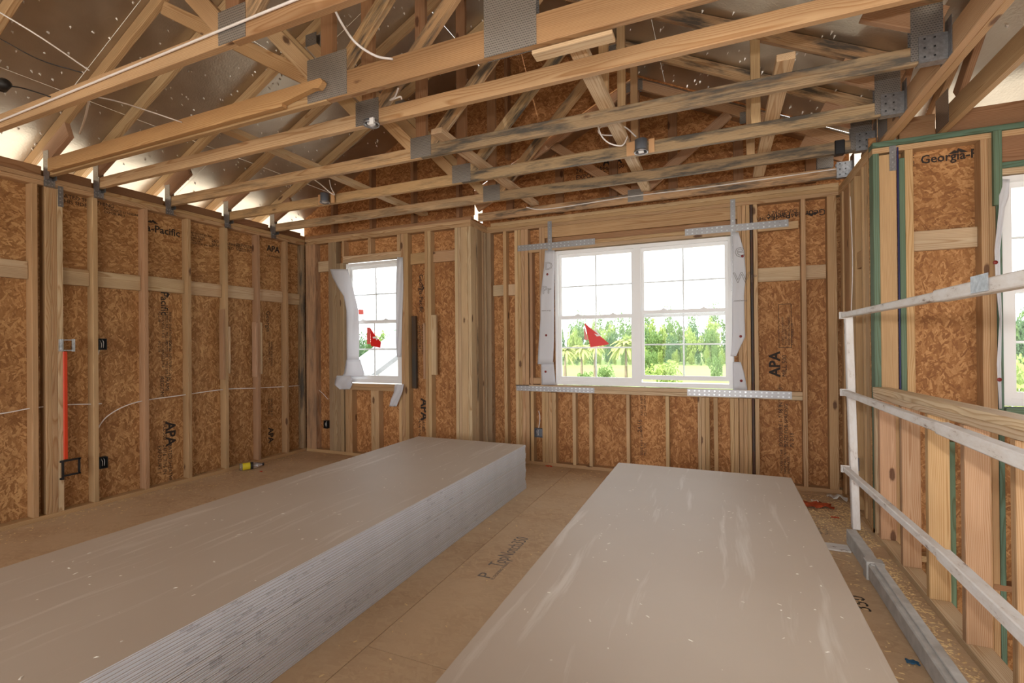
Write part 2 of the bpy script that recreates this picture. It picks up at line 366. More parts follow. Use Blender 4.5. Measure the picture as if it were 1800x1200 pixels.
def tube(name, parent, pts, r, m, n=8, seg=8, smooth=True):
    Q = spline(pts, n) if smooth else [Vector(p) for p in pts]
    c = sum(Q, Vector()) / len(Q); V = []; Fc = []
    prev = Vector((0, 0, 1))
    for i, q in enumerate(Q):
        t = (Q[min(i + 1, len(Q) - 1)] - Q[max(i - 1, 0)]).normalized()
        a = prev - t * prev.dot(t)
        if a.length < 1e-3: a = Vector((1, 0, 0)) - t * t.x
        a.normalize(); prev = a; b = t.cross(a)
        for k in range(seg):
            an = 2 * math.pi * k / seg; V.append(q - c + (a * math.cos(an) + b * math.sin(an)) * r)
    for i in range(len(Q) - 1):
        for k in range(seg):
            Fc.append([i * seg + k, i * seg + (k + 1) % seg, (i + 1) * seg + (k + 1) % seg, (i + 1) * seg + k])
    Fc += [list(range(seg))[::-1], [(len(Q) - 1) * seg + k for k in range(seg)]]
    me = bpy.data.meshes.new(name); me.from_pydata([tuple(v) for v in V], [], Fc); me.materials.append(m)
    for p in me.polygons: p.use_smooth = True
    return link(name, me, parent, Matrix.Translation(c))
def lathe(name, parent, prof, m, M=None, seg=20):
    V = []; Fc = []
    for r, z in prof:
        for k in range(seg): a = 2 * math.pi * k / seg; V.append((r * math.cos(a), r * math.sin(a), z))
    for i in range(len(prof) - 1):
        for k in range(seg): Fc.append([i * seg + k, i * seg + (k + 1) % seg, (i + 1) * seg + (k + 1) % seg, (i + 1) * seg + k])
    me = bpy.data.meshes.new(name); me.from_pydata(V, [], Fc); me.materials.append(m)
    for p in me.polygons: p.use_smooth = True
    return link(name, me, parent, M or Matrix())
def axes(o, x, y):
    x = Vector(x).normalized(); y = Vector(y); y = (y - x * y.dot(x)).normalized(); z = x.cross(y); o = Vector(o)
    return Matrix(((x.x, y.x, z.x, o.x), (x.y, y.y, z.y, o.y), (x.z, y.z, z.z, o.z), (0, 0, 0, 1)))
TXT = {}
def text(name, parent, body, size, loc, x, y, m=INK, bold=0., align='LEFT', squeeze=1., outline=0):
    key = (body, round(size, 4), bold, align, m.name, squeeze, outline)
    if key not in TXT:
        cu = bpy.data.curves.new('lettering', 'FONT'); cu.body = body; cu.size = size; cu.align_x = align; cu.offset = bold * size; cu.resolution_u = 2; cu.extrude = .0004
        if outline: cu.fill_mode = 'NONE'; cu.extrude = 0; cu.bevel_depth = outline; cu.bevel_resolution = 0
        to = bpy.data.objects.new('lettering', cu); C.objects.link(to)
        dg = bpy.context.evaluated_depsgraph_get(); me = bpy.data.meshes.new_from_object(to.evaluated_get(dg))
        bpy.data.objects.remove(to, do_unlink=True); bpy.data.curves.remove(cu)
        for v in me.vertices: v.co.x *= squeeze
        me.materials.clear(); me.materials.append(m); TXT[key] = me
    return link(name, TXT[key], parent, axes(loc, x, y))

X, Y, Z = Vector((1, 0, 0)), Vector((0, 1, 0)), Vector((0, 0, 1))
S = .0381; DP = .089
ZB, ZT, ZP = .038, 2.695, 2.771

# ================================================================== SETTING
# ---- floor: sheets of subfloor
floor = struct('floor', (-2, 1, 0))
x_edges = [-5.2, -3.943, -2.724, -1.505, -.286, 1.085]
for i in range(5):
    ys = [-3.7, -.66 + (1.22 if i % 2 == 0 else 0)]
    off = [.55, -.66, .55, -.66, .2][i]; ys = [-3.7]
    yy = off - 2.438
    while yy < 5.27:
        if yy > -3.6: ys.append(yy)
        yy += 2.438
    ys.append(5.27)
    for j in range(len(ys) - 1):
        x0, x1 = x_edges[i] + .002, x_edges[i + 1] - .002
        poly('floor_panel', floor, [(x0, ys[j] + .002, 0), (x1, ys[j] + .002, 0), (x1, ys[j + 1] - .002, 0), (x0, ys[j + 1] - .002, 0)], .018, (0, 0, -1), FLOORM)
solid('floor_joist_deck', floor, [(-5.2, 1.085, -3.7, 5.27, -.3, -.0185)], plain('joist_brown', srgb(96, 70, 48), .9))  # plain dark brown deck under the panel seams
tn = text('printed_lettering', floor, 'TopNotch350', .135, (-1.257, 2.72, .0006), Y, -X, INKG, 0, squeeze=.62); tn['label'] = 'grey stamped lettering on the subfloor'
text('printed_lettering', floor, 'P', .12, (-1.262, 2.56, .0006), Y, -X, INKG)
text('printed_lettering', floor, 'FLOORING PANEL', .03, (-1.235, 2.56, .0006), Y, -X, INKG)
text('printed_lettering', floor, '350', .11, (.70, 2.98, .0006), Y, -X, INK)
text('printed_lettering', floor, 'APA\nRATED\n24 OC', .045, (.62, 4.05, .0006), Y, -X, INKG)

OT = (1, 1, 1)
def vpanel_x(parent, xs, y0, y1, z0, z1, tint=OT, vert=True):    # on plane x = xs, seen from +x
    g = 0
    return poly('sheathing_panel', parent, [(xs, y0 + g, z0 + g), (xs, y1 - g, z0 + g), (xs, y1 - g, z1 - g), (xs, y0 + g, z1 - g)], .011, (-1, 0, 0), OSB, tint, (0, 0, 1) if vert else (0, 1, 0))
def vpanel_y(parent, ys, x0, x1, z0, z1, tint=OT, vert=True):    # on plane y = ys, seen from -y
    g = 0
    return poly('sheathing_panel', parent, [(x0 + g, ys, z0 + g), (x1 - g, ys, z0 + g), (x1 - g, ys, z1 - g), (x0 + g, ys, z1 - g)], .011, (0, 1, 0), OSB, tint, (0, 0, 1) if vert else (1, 0, 0))

# ---- left wall (inner stud faces at x = -5)
wl = struct('wall_left', (-5.05, 1, 0))
XL = -5.0
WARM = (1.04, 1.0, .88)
Ly = [2.05 + .4064 * n for n in range(-13, 7)]     # far edges of studs
seam = [-3.7, -2.42, -1.2, .019, 1.238, 2.437, 3.656, 4.86]
for a, b in zip(seam[:-1], seam[1:]):
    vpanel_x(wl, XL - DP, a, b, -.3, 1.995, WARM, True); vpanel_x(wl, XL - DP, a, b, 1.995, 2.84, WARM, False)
lbox('bottom_plate', wl, XL - DP, XL, -3.6, 4.756, 0, ZB)
lbox('top_plate', wl, XL - DP, XL, -3.6, .9, ZT, ZT + S); lbox('top_plate', wl, XL - DP, XL, .905, 4.756, ZT, ZT + S)
lbox('top_plate', wl, XL - DP, XL, -3.6, 2.5, ZT + S + .001, ZP); lbox('top_plate', wl, XL - DP, XL, 2.505, 4.756, ZT + S + .001, ZP)
for i, ye in enumerate(Ly):
    lbox('stud', wl, XL - DP, XL, ye - S, ye, ZB, ZT, tint=None if i % 3 else PINK)
for k in range(3): lbox('stud', wl, XL - DP, XL, 2.096 + k * .0385, 2.096 + k * .0385 + .0379, ZB, ZT, tint=PALE if k == 2 else None)
lbox('stud', wl, XL - DP, XL, 4.716, 4.754, ZB, ZT, MOLD, GREYW)
gaps = [(Ly[i], Ly[i + 1] - S) for i in range(len(Ly) - 1)] + [(Ly[-1], 4.716)]
for a, b in gaps:
    if a < 0: continue
    if abs(a - 2.05) < .01: a = 2.212
    dz = ru(-.012, .012)
    lbox('blocking', wl, XL - DP, XL - DP + S, a + .002, b - .002, 1.925 + dz, 2.065 + dz, tint=PALE)
# short scab boards beside two studs
for ye, zl, zr in ((Ly[-3], (1.02, 1.79), (1.08, 1.60)), (Ly[-2], (1.02, 1.66), (1.05, 1.66))):
    lbox('scab_board', wl, XL - .06, XL + .006, ye - S - .030, ye - S - .001, zl[0], zl[1], tint=PINK)
    lbox('scab_board', wl, XL - .05, XL + .004, ye + .001, ye + .024, zr[0], zr[1], tint=PALE)
xs = XL - DP + .0015
def stampx(body, u, v, size, x=Y, y=Z, **k):
    p = onx(u, v, xs); return text('printed_lettering', wl, body, size, (xs, p.y, p.z), x, y, **k)
def logo(parent, o, x, y, s):   # black triangle mark with a pale notch
    M = axes(o, x, y); V = [(-s, 0, 0), (-.35 * s, .42 * s, 0), (-.12 * s, .30 * s, 0), (0, .62 * s, 0), (.45 * s, .38 * s, 0), (s, 0, 0), (.3 * s, 0, 0), (.1 * s, .2 * s, 0), (-.2 * s, 0, 0)]
    me = bpy.data.meshes.new('logo_mark'); me.from_pydata(V, [], [list(range(len(V)))]); me.materials.append(INK)
    return link('logo_mark', me, parent, M)
stampx('a-Pacific', 257, 405, .098, bold=.02); p = onx(268, 392, xs); logo(wl, (xs, p.y, p.z), Y, Z, .055)
stampx('RATED SHEATHING\n24/16 7/16 IN\nEXPOSURE 1\nMILL 500\nSIZED FOR SPACING', 336, 410, .026); stampx('24/0 SHEATHING\nSPAN RATED', 372, 425, .045)
stampx('APA', 469, 440, .10, bold=.03); stampx('THE ENGINEERED WOOD', 469, 450, .028)
stampx('EXPOSURE 1\nSIZED FOR', 415, 432, .05)
stampx('RATED SHEATHING\nTHIS SIDE', 105, 345, .045); stampx('PRODUCT STANDARD PS 2\nEXPOSURE 1', 183, 368, .03)
DN = -Z
stampx('Pacific', 283, 512, .095, DN, Y, bold=.01); p = onx(293, 516, xs); logo(wl, (xs, p.y, p.z), DN, Y, .05)
for vv in (548, 600):
    stampx('RATED SHEATHING 24/16\nEXPOSURE 1 MILL 500\nTHICKNESS 0.418\nPS 2-18', 297, vv, .034, DN, Y)
stampx('|FRAM|\n|REGION|', 291, 660, .05, DN, Y); stampx('APA', 292, 742, .13, DN, Y, bold=.03)
stampx('MILL 500', 287, 740, .05, DN, Y); stampx('RATED SHEATHING\n24/16  7/16 IN\nEXPOSURE 1', 296, 780, .05, DN, Y)
stampx('Georgia', 468, 546, .08, DN, Y); stampx('RATED SHEATHING\nEXPOSURE 1 PS 2', 476, 600, .034, DN, Y); stampx('APA', 472, 752, .10, DN, Y, bold=.03); stampx('24/16 7/16 IN\nEXPOSURE 1', 476, 700, .04, DN, Y)

# ---- back wall, left portion (inner faces at y = 4.756)
YB = 4.756; VM = 600
def xb(u, y=YB, v=VM): return ony(u, v, y).x
wb = struct('wall_back', (-3.8, YB, 0))
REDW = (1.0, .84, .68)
xj = xb(829)                      # jog corner
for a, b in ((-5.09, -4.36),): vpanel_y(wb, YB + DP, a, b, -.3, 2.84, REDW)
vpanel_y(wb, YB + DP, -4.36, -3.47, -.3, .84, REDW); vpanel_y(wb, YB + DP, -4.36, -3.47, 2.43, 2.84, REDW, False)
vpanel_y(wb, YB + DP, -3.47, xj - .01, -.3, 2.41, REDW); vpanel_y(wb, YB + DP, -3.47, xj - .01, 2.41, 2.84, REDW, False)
lbox('bottom_plate', wb, -5.0, xj, YB, YB + DP, 0, ZB)
lbox('top_plate', wb, -5.0, xj, YB, YB + DP, ZT, ZT + S); lbox('top_plate', wb, -5.0, xj, YB, YB + DP, ZT + S + .001, ZP)
def studs(parent, y, us, z0, z1, name='stud', m=None, tint=None, v=VM, gap=.0004):
    for u0, u1 in us: lbox(name, parent, xb(u0, y, v) + gap, xb(u1, y, v) - gap, y, y + DP, z0, z1, m, tint)
studs(wb, YB, [(538, 555)], ZB, ZT, 'stud', LMOLD, PINK)
studs(wb, YB, [(578, 585), (585, 592)], ZB, ZT, tint=GREYW)
studs(wb, YB, [(592.2, 598), (598, 603.5)], ZB, 2.42, 'trimmer_stud', tint=GREYW)
studs(wb, YB, [(705.5, 711.5), (711.5, 718)], ZB, ZT)
studs(wb, YB, [(606, 612), (612, 618), (651, 658), (658, 665), (700, 705)], ZB, .823, 'cripple_stud')
studs(wb, YB, [(602, 606), (648, 653), (699, 704.5)], 2.50, ZT, 'cripple_stud')
studs(wb, YB, [(747.5, 752.5), (752.8, 758)], ZB, ZT)
x0, x1 = xb(603.5), xb(705.5)
lbox('header', wb, x0, x1, YB, YB + DP, 2.42, 2.459, tint=PALE); lbox('header', wb, x0, x1, YB, YB + DP, 2.460, 2.499, tint=PALE)
lbox('window_sill_plate', wb, x0, x1, YB, YB + DP, .862, .90); lbox('window_sill_plate', wb, x0, x1, YB, YB + DP, .823, .861)
lbox('scab_board', wb, xb(721), xb(728), YB + .03, YB + .068, .862, 1.72, MOLD, [srgb(92, 70, 50)])
lbox('scab_board', wb, xb(758.2), xb(767), YB - .005, YB + .03, 1.03, 1.72, tint=PALE)
lbox('scab_board', wb, xb(744), xb(747.2), YB - .004, YB + .03, .98, 1.63, tint=PINK)
lbox('blocking', wb, xb(555) + .002, xb(578) - .002, YB + .05, YB + DP - .001, 2.34, 2.475, tint=PALE)
lbox('blocking', wb, xb(718) + .002, xb(747.3) - .002, YB + .05, YB + DP - .001, 2.335, 2.465); lbox('blocking', wb, xb(758) + .002, xb(800) - .002, YB + .05, YB + DP - .001, 2.335, 2.465)
studs(wb, YB, [(800.5, 806), (806.2, 811), (811.2, 823), (823.2, 829)], ZB, ZT, 'post', tint=PALE)
yb_ = YB + DP - .0015
def stampy(parent, body, u, v, size, ys, x=X, y=Z, **k):
    p = ony(u, v, ys); return text('printed_lettering', parent, body, size, (p.x, ys, p.z), x, y, **k)
stampy(wb, 'Georgia-Pacific', 737, 482, .075, yb_, DN, X, bold=.01); p = ony(742, 505, yb_); logo(wb, (p.x, yb_, p.z), DN, X, .05)
stampy(wb, 'RATED SHEATHING\n24/16 EXPOSURE 1', 741, 570, .04, yb_, DN, X); stampy(wb, 'APA', 740, 700, .14, yb_, DN, X, bold=.03); stampy(wb, 'RATED\n24/16 7/16', 742, 735, .05, yb_, DN, X)

# ---- jog of the back wall (face x = xj)
YR = 5.166
wj = struct('wall_jog', (xj, 4.95, 0))
lbox('bottom_plate', wj, xj - DP, xj, YB + DP, YR + DP, 0, ZB); lbox('top_plate', wj, xj - DP, xj, YB + DP, YR + DP, ZT, ZT + S); lbox('top_plate', wj, xj - DP, xj, YB + DP, YR + DP, ZT + S + .001, ZP)
for y0, y1, tn_ in ((YB + DP + .001, YB + .127, None), (YB + .128, YB + .166, MOLD), (YB + .28, YB + .318, None), (YR - .05, YR - .012, None)):
    lbox('stud', wj, xj - DP, xj, y0, y1, ZB, ZT, tn_, PALE)
lbox('stud', wj, xj - .04, xj - .002, YB + .17, YB + .278, ZB, ZT, None, GREYW)
vpanel_x(wj, xj - DP, YB + DP, YR + DP, -.3, 2.84, REDW)

# ---- bay wall (inner faces at y = 5.166)
wy = struct('wall_bay', (-.8, YR, 0))
xr = 1.0
lbox('bottom_plate', wy, xj, xr, YR, YR + DP, 0, ZB)
lbox('top_plate', wy, xj, xr, YR, YR + DP, ZT, ZT + S); lbox('top_plate', wy, xj, xr, YR, YR + DP, ZT + S + .001, ZP)
lbox('top_plate', wy, xj + .05, xr, YR, YR + DP, ZP + .001, ZP + S)
yo = YR + DP
vpanel_y(wy, yo, xj - .1, -1.72, -.3, 2.07, REDW); vpanel_y(wy, yo, xj - .1, -1.72, 2.07, 2.84, REDW, False)
vpanel_y(wy, yo, -1.72, -.80, -.3, .84, REDW); vpanel_y(wy, yo, -.80, .13, -.3, .84, REDW)
vpanel_y(wy, yo, -1.72, .13, 2.43, 2.84, REDW, False)
vpanel_y(wy, yo, .13, 1.1, -.3, 2.02, REDW); vpanel_y(wy, yo, .13, 1.1, 2.02, 2.84, REDW, False)
studs(wy, YR, [(851, 864)], ZB, ZT, 'stud', None, GREYW)
studs(wy, YR, [(885.5, 891), (905.7, 911), (911.2, 917), (917.2, 923), (923.2, 929.5)], ZB, ZT)
studs(wy, YR, [(931.5, 936.5)], .91, 2.42, tint=PINK); studs(wy, YR, [(949, 954), (954.2, 959)], .91, ZT)
studs(wy, YR, [(931.5, 937), (951.5, 957), (957.2, 963), (963.2, 969), (969.2, 976), (1005, 1011), (1034, 1040), (1099.5, 1105.5), (1168.5, 1175), (1225, 1231), (1231.2, 1238), (1238.2, 1246), (1253, 1260.5)], ZB, .83, 'cripple_stud')
studs(wy, YR, [(1282, 1289), (1289.2, 1297)], ZB, .83, 'cripple_stud')
studs(wy, YR, [(1298, 1305.5), (1305.7, 1313), (1313.2, 1320), ], ZB, ZT); studs(wy, YR, [(1326, 1333.5), (1410, 1418.5)], ZB, ZT)
studs(wy, YR, [(1321, 1325)], ZB, ZT, 'stud', MOLD, [srgb(96, 60, 44)])
studs(wy, YR, [(1456, 1473)], ZB, ZT, tint=TINTS[2:3])
hx0, hx1 = xb(959, YR), xb(1298, YR)
lbox('header', wy, hx0, hx1, YR, YR + S, 2.57, ZT - .001, tint=TINTS); lbox('header', wy, hx0, hx1, YR + .05, YR + DP, 2.50, ZT - .001, tint=RED)
lbox('header', wy, hx0, hx1, YR, YR + DP, 2.463, 2.502); lbox('header', wy, hx0, hx1, YR, YR + DP, 2.424, 2.462, tint=PALE)
lbox('window_sill_plate', wy, xb(906, YR), xb(1410, YR), YR, YR + DP, .871, .909, tint=PALE); lbox('window_sill_plate', wy, xb(930, YR), xb(1410, YR), YR, YR + DP, .832, .870, tint=PALE)
for a, b, z0, z1 in ((864, 885.5, 1.95, 2.08), (891, 905.7, 1.95, 2.08), (1333.5, 1410, 1.955, 2.085), (1418.5, 1456, 1.955, 2.085)):
    lbox('blocking', wy, xb(a, YR) + .002, xb(b, YR) - .002, yo - S, yo - .001, z0, z1, tint=PALE)
lbox('blocking', wy, xb(1333.5, YR) + .002, xb(1406, YR), YR + .002, YR + .04, 2.43, 2.50); lbox('blocking', wy, xb(929.5, YR) + .002, xb(949, YR), YR + .002, YR + .04, 2.42, 2.50)
lbox('blocking', wy, xb(929.5, YR) + .002, xb(949, YR), YR + .01, YR + .05, .92, .99)
yt = yo - .0015
stampy(wy, 'APA', 1371, 662, .13, yt, Z, -X, bold=.03); stampy(wy, 'MILL 500', 1383, 662, .055, yt, Z, -X)
stampy(wy, 'RATED SHEATHING', 1372, 725, .03, yt, Z, -X); stampy(wy, '7/16 IN  24/16', 1376, 735, .05, yt, Z, -X)
stampy(wy, 'EXPOSURE 1\nSIZED FOR SPACING\nPS 2-18', 1376, 785, .045, yt, Z, -X); stampy(wy, 'THICKNESS 0.418\nMANUFACTURED IN\nSPAN RATED', 1376, 832, .03, yt, Z, -X)
stampy(wy, 'FOREST STEWARDSHIP\nMIX PRODUCTS\nFROM WELL-MANAGED\nRESPONSIBLE USE', 1378, 606, .026, yt, Z, -X)
pA, pB = ony(1368, 535, yt), ony(1391, 611, yt)
solid('printed_frame', wy, [(pA.x, pA.x + .004, yt - .0004, yt, pB.z, pA.z), (pB.x, pB.x + .004, yt - .0004, yt, pB.z, pA.z), (pA.x, pB.x, yt - .0004, yt, pA.z, pA.z + .004), (pA.x, pB.x, yt - .0004, yt, pB.z, pB.z + .004)], INK)
stampy(wy, 'Georgia-Pacific', 1452, 367, .08, yt, -X, -Z, bold=.01); p = ony(1428, 374, yt); logo(wy, (p.x, yt, p.z), -X, -Z, .055)
stampy(wy, 'RATED SHEATHING\nEXPOSURE 1', 1402, 375, .045, yt, -X, -Z)
stampy(wy, 'RATED SHEATHING\nPS 2-18 EXPOSURE 1', 1130, 730, .035, yt, Z, -X); stampy(wy, '24/16', 1128, 760, .06, yt, Z, -X); stampy(wy, 'SIZED FOR SPACING\nMILL 500', 1130, 800, .035, yt, Z, -X)

# ---- right wall of the bay (face x = 1.0, y 4.13..5.166)
YS = 4.13
wr = struct('wall_right', (xr, 4.6, 0))
lbox('bottom_plate', wr, xr, xr + DP, YS + DP, YR + DP, 0, ZB)
lbox('top_plate', wr, xr, xr + DP, YS + DP, YR + DP, ZT, ZT + S); lbox('top_plate', wr, xr, xr + DP, YS + DP, YR + DP, ZT + S + .001, ZP)
for i, (y0, y1) in enumerate(((5.05, 5.088), (5.09, 5.128), (4.80, 4.838), (4.62, 4.658), (4.40, 4.438), (4.24, 4.278))):
    lbox('stud', wr, xr, xr + DP, y0, y1, ZB, ZT)
for y0, y1, tt in ((4.84, 5.045, TINTS), (4.66, 4.798, PALE), (4.28, 4.398, PALE)):
    lbox('stud', wr, xr + .012, xr + .05, y0, y1, ZB, ZT, tint=tt)
vpanel_x(wr, xr + DP + .011, YS + DP, YR + DP, -.3, 2.84, REDW)
lbox('blocking', wr, xr + .01, xr + .06, 4.44, 4.617, 1.95, 2.08)

# ---- stairwell wall (inner faces at y = 4.13, goes down beside the stairs)
wst = struct('wall_stair', (2.2, YS, -2.8))
XW0, XW1 = 1.69, 2.62
lbox('top_plate', wst, xr, 3.4, YS, YS + DP, ZT, ZT + S); lbox('top_plate', wst, xr, 3.4, YS - .012, YS + DP, ZT + S + .001, ZP, tint=GREEN)
lbox('bottom_plate', wst, xr + DP, 3.4, YS, YS + DP, -2.8, -2.762)
lbox('stud', wst, 1.002, 1.0395, YS, YS + DP, ZB, ZT, tint=GREEN); lbox('stud', wst, 1.04, 1.138, YS + .002, YS + .04, -.3, 2.68, tint=TINTS)
lbox('stud', wst, 1.152, 1.184, YS - .004, YS + .03, -.8, 2.64, tint=GREEN); lbox('stud', wst, 1.186, 1.2325, YS + .004, YS + DP, -2.762, ZT)
lbox('stud', wst, 1.5865, 1.624, YS, YS + DP, -2.762, ZT, tint=TINTS); lbox('stud', wst, 1.625, 1.66, YS + .003, YS + DP, -2.762, ZT, tint=TINTS)
lbox('stud', wst, 1.640, 1.682, YS - .03, YS - .001, 2.25, ZT + S, tint=GREEN); lbox('stud', wst, 1.662, 1.69, YS + .001, YS + DP, -.9, 2.2499, tint=GREEN)
lbox('stud', wst, 2.63, 2.668, YS, YS + DP, -2.762, ZT); lbox('stud', wst, 3.04, 3.078, YS, YS + DP, -2.762, ZT)
lbox('stud', wst, 1.30, 1.338, YS, YS + DP, -2.762, -.1); lbox('stud', wst, 1.40, 1.438, YS, YS + DP, -2.762, .7, tint=GREEN) 
lbox('header', wst, 1.69, 2.63, YS, YS + DP, 2.53, ZT, tint=RED); lbox('header', wst, 1.69, 2.63, YS, YS + DP, 2.49, 2.529, tint=GREEN); lbox('header', wst, 1.69, 2.63, YS, YS + DP, 2.45, 2.489, tint=PALE)
lbox('window_sill_plate', wst, 1.69, 2.63, YS - .02, YS + DP, .90, .94, tint=GREEN)
lbox('blocking', wst, 1.234, 1.5855, YS + DP - S, YS + DP - .001, 2.0, 2.135, tint=PALE); lbox('blocking', wst, 1.234, 1.5855, YS, YS + DP - .001, -.13, -.09)
lbox('blocking', wst, 1.626, 3.4, YS, YS + DP - .001, -.25, -.21, tint=RED)
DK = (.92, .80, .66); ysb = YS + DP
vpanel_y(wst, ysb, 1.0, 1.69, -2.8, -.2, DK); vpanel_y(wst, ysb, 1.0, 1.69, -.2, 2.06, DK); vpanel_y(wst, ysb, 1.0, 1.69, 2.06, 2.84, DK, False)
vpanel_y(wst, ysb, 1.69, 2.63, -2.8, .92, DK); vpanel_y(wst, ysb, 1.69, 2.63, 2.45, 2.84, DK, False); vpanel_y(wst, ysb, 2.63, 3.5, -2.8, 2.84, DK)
yg = ysb - .0015
stampy(wst, 'Georgia-Pacific', 1618, 288, .082, yg, X, Z, bold=.02, squeeze=.92); p = ony(1684, 269, yg); logo(wst, (p.x, yg, p.z), X, Z, .055)
stampy(wst, 'RATED', 1607, 292, .05, yg, Z, -X)
lbox('membrane_strip', wst, 1.140, 1.150, YS - .006, YS + .004, -.6, 2.72, TAPEB)
wsr = struct('wall_stair_right', (3.45, 1, -2.8))
for z0, z1 in ((-2.8, .6), (2.2, 4.8)): vpanel_x(wsr, 3.42, -3.7, 4.14, z0, z1)
for a, b in ((-3.7, -.5), (1.1, 4.14)): vpanel_x(wsr, 3.42, a, b, .6, 2.2)
fs = struct('floor_stair', (2.2, 1, -1.6)); solid('landing_panel', fs, [(1.09, 3.4, -3.6, YS, -2.83, -2.8)], FLOORM)
wrr = struct('wall_rear', (-1, -3.6, 0))
for a, b in ((-5.09, -4.45), (-1.95, -1.45), (1.25, 3.45)): vpanel_y(wrr, -3.6, a, b, -.3, 4.8)
for a, b in ((-4.45, -1.95), (-1.45, 1.25)):
    vpanel_y(wrr, -3.6, a, b, 2.6, 4.8)
    vpanel_y(wrr, -3.6, a, b, -.3, .68 if a < -2 else .35)

# ---- half wall along the stair opening
wh = struct('wall_half', (1.035, 2, 0))
lbox('bottom_plate', wh, .99, 1.08, -1.6, YS, 0, ZB, tint=PALE)
def zcap(y): return .980 + .022 * (4.1 - y)         # the cap rises slightly towards the landing
for k in range(2): beam('top_plate', wh, (1.035, YS - .004, zcap(YS) + .019 + k * .0385), (1.035, -1.6, zcap(-1.6) + .019 + k * .0385), X, .094 + .004 * k, S, tint=[srgb(232, 208, 168)])
for i, yn in enumerate((3.56, 3.165, 2.757, 2.35, 1.944, 1.537, 1.13, .72, .31, -.1, -.5, -.9)):
    lbox('stud', wh, .99, 1.08, yn, yn + S, ZB, zcap(yn + S) - .002, tint=PINK if i % 2 == 0 else TINTS)
lbox('stud', wh, .99, 1.028, YS - .041, YS - .002, ZB, .976, tint=PALE); lbox('stud', wh, .99, 1.08, 3.99, 4.028, ZB, .976, tint=PINK)
solid('rim_board', wh, [(1.081, 1.085, -1.6, YS - .01, -.3, .03)], plain('rim_wood', srgb(150, 104, 66), .8))

# ---- roofs: foil-faced sheathing panels on the trusses
XRID = -1.97
def zl(x): return 3.12 + .5 * (x + 5)          # left slope, underside
def zr_(x): return 3.12 + .5 * (1.06 - x)
YG = 4.86                                      # outer face of main gable
rl = struct('roof_left', (-3.5, 1, 3.9))
xsL = [-5.66, -4.57, -3.48, -2.39, XRID]
for i in range(4):
    ys = [-3.7, -1.6, .85, 3.29, YG + .3] if i % 2 == 0 else [-3.7, -.4, 2.06, 4.4, YG + .3]
    for a, b in zip(ys[:-1], ys[1:]):
        g = .0015; x0, x1 = xsL[i] + g, xsL[i + 1] - g
        poly('roof_panel', rl, [(x0, a + g, zl(x0)), (x1, a + g, zl(x1)), (x1, b - g, zl(x1)), (x0, b - g, zl(x0))], .012, (-.5, 0, 1), FOIL)
rr_ = struct('roof_right', (-.4, 1, 3.9))
xsR = [XRID, -1.55, -.46, 1.085]
for i in range(3):
    ys = [-3.7, -1.6, .85, 3.29, YG + .02] if i % 2 == 0 else [-3.7, -.4, 2.06, 4.4, YG + .02]
    for a, b in zip(ys[:-1], ys[1:]):
        g = .0015; x0, x1 = xsR[i] + g, xsR[i + 1] - g
        poly('roof_panel', rr_, [(x0, a + g, zr_(x0)), (x1, a + g, zr_(x1)), (x1, b - g, zr_(x1)), (x0, b - g, zr_(x0))], .012, (.5, 0, 1), FOIL)
# stair roof slopes down towards +Y and meets the main roof in a valley
rs = struct('roof_stair', (2.2, 3, 3.7))
def zs(y): return 3.12 + .5 * (YS - y)
for a, b in ((1.06, 2.28), (2.282, 3.5)):
    for y0, y1 in ((YS + .55, 3.2), (3.197, 2.0), (1.997, .8), (.797, -.6)):
        poly('roof_panel', rs, [(a, y0, zs(y0)), (b, y0, zs(y0)), (b, y1, zs(y1)), (a, y1, zs(y1))], .012, (0, .5, 1), FOIL)
poly('roof_panel', rs, [(1.058, YS, zs(YS)), (1.058, 1.1, zs(1.1)), (-1.97, 1.1, zs(1.1))], .012, (0, .5, 1), FOIL)
poly('roof_panel', rs, [(-1.97, 1.098, zs(1.1)), (1.058, 1.098, zs(1.1)), (1.058, -.6, zs(-.6)), (-1.97, -.6, zs(-.6))], .012, (0, .5, 1), FOIL)
poly('roof_panel', rs, [(-1.97, -.602, zs(-.6)), (3.5, -.602, zs(-.6)), (3.5, -3.7, zs(2.5)), (-1.97, -3.7, zs(2.5))], .012, (0, -.5, 1), FOIL)
lbox('fascia_board', rl, -5.69, -5.655, -3.7, YG + .3, 2.66, 2.80, tint=TINTS)
lbox('fascia_board', rs, 1.06, 3.5, YS + .55, YS + .588, 2.68, 2.84, tint=TINTS)
# bay roof, a small gable of its own
XBR = (xj + 1.03) / 2
def zb1(x): return 3.12 + .5 * (x - xj)
def zb2(x): return 3.12 + .5 * (1.03 - x)
rb = struct('roof_bay', (XBR, 5, 3.6))
poly('roof_panel', rb, [(xj - .45, YG + .02, zb1(xj - .45)), (XBR, YG + .02, zb1(XBR)), (XBR, 5.6, zb1(XBR)), (xj - .45, 5.6, zb1(xj - .45))], .012, (-.5, 0, 1), FOIL)
poly('roof_panel', rb, [(XBR, YG + .02, zb2(XBR)), (1.35, YG + .02, zb2(1.35)), (1.35, 5.6, zb2(1.35)), (XBR, 5.6, zb2(XBR))], .012, (.5, 0, 1), FOIL)
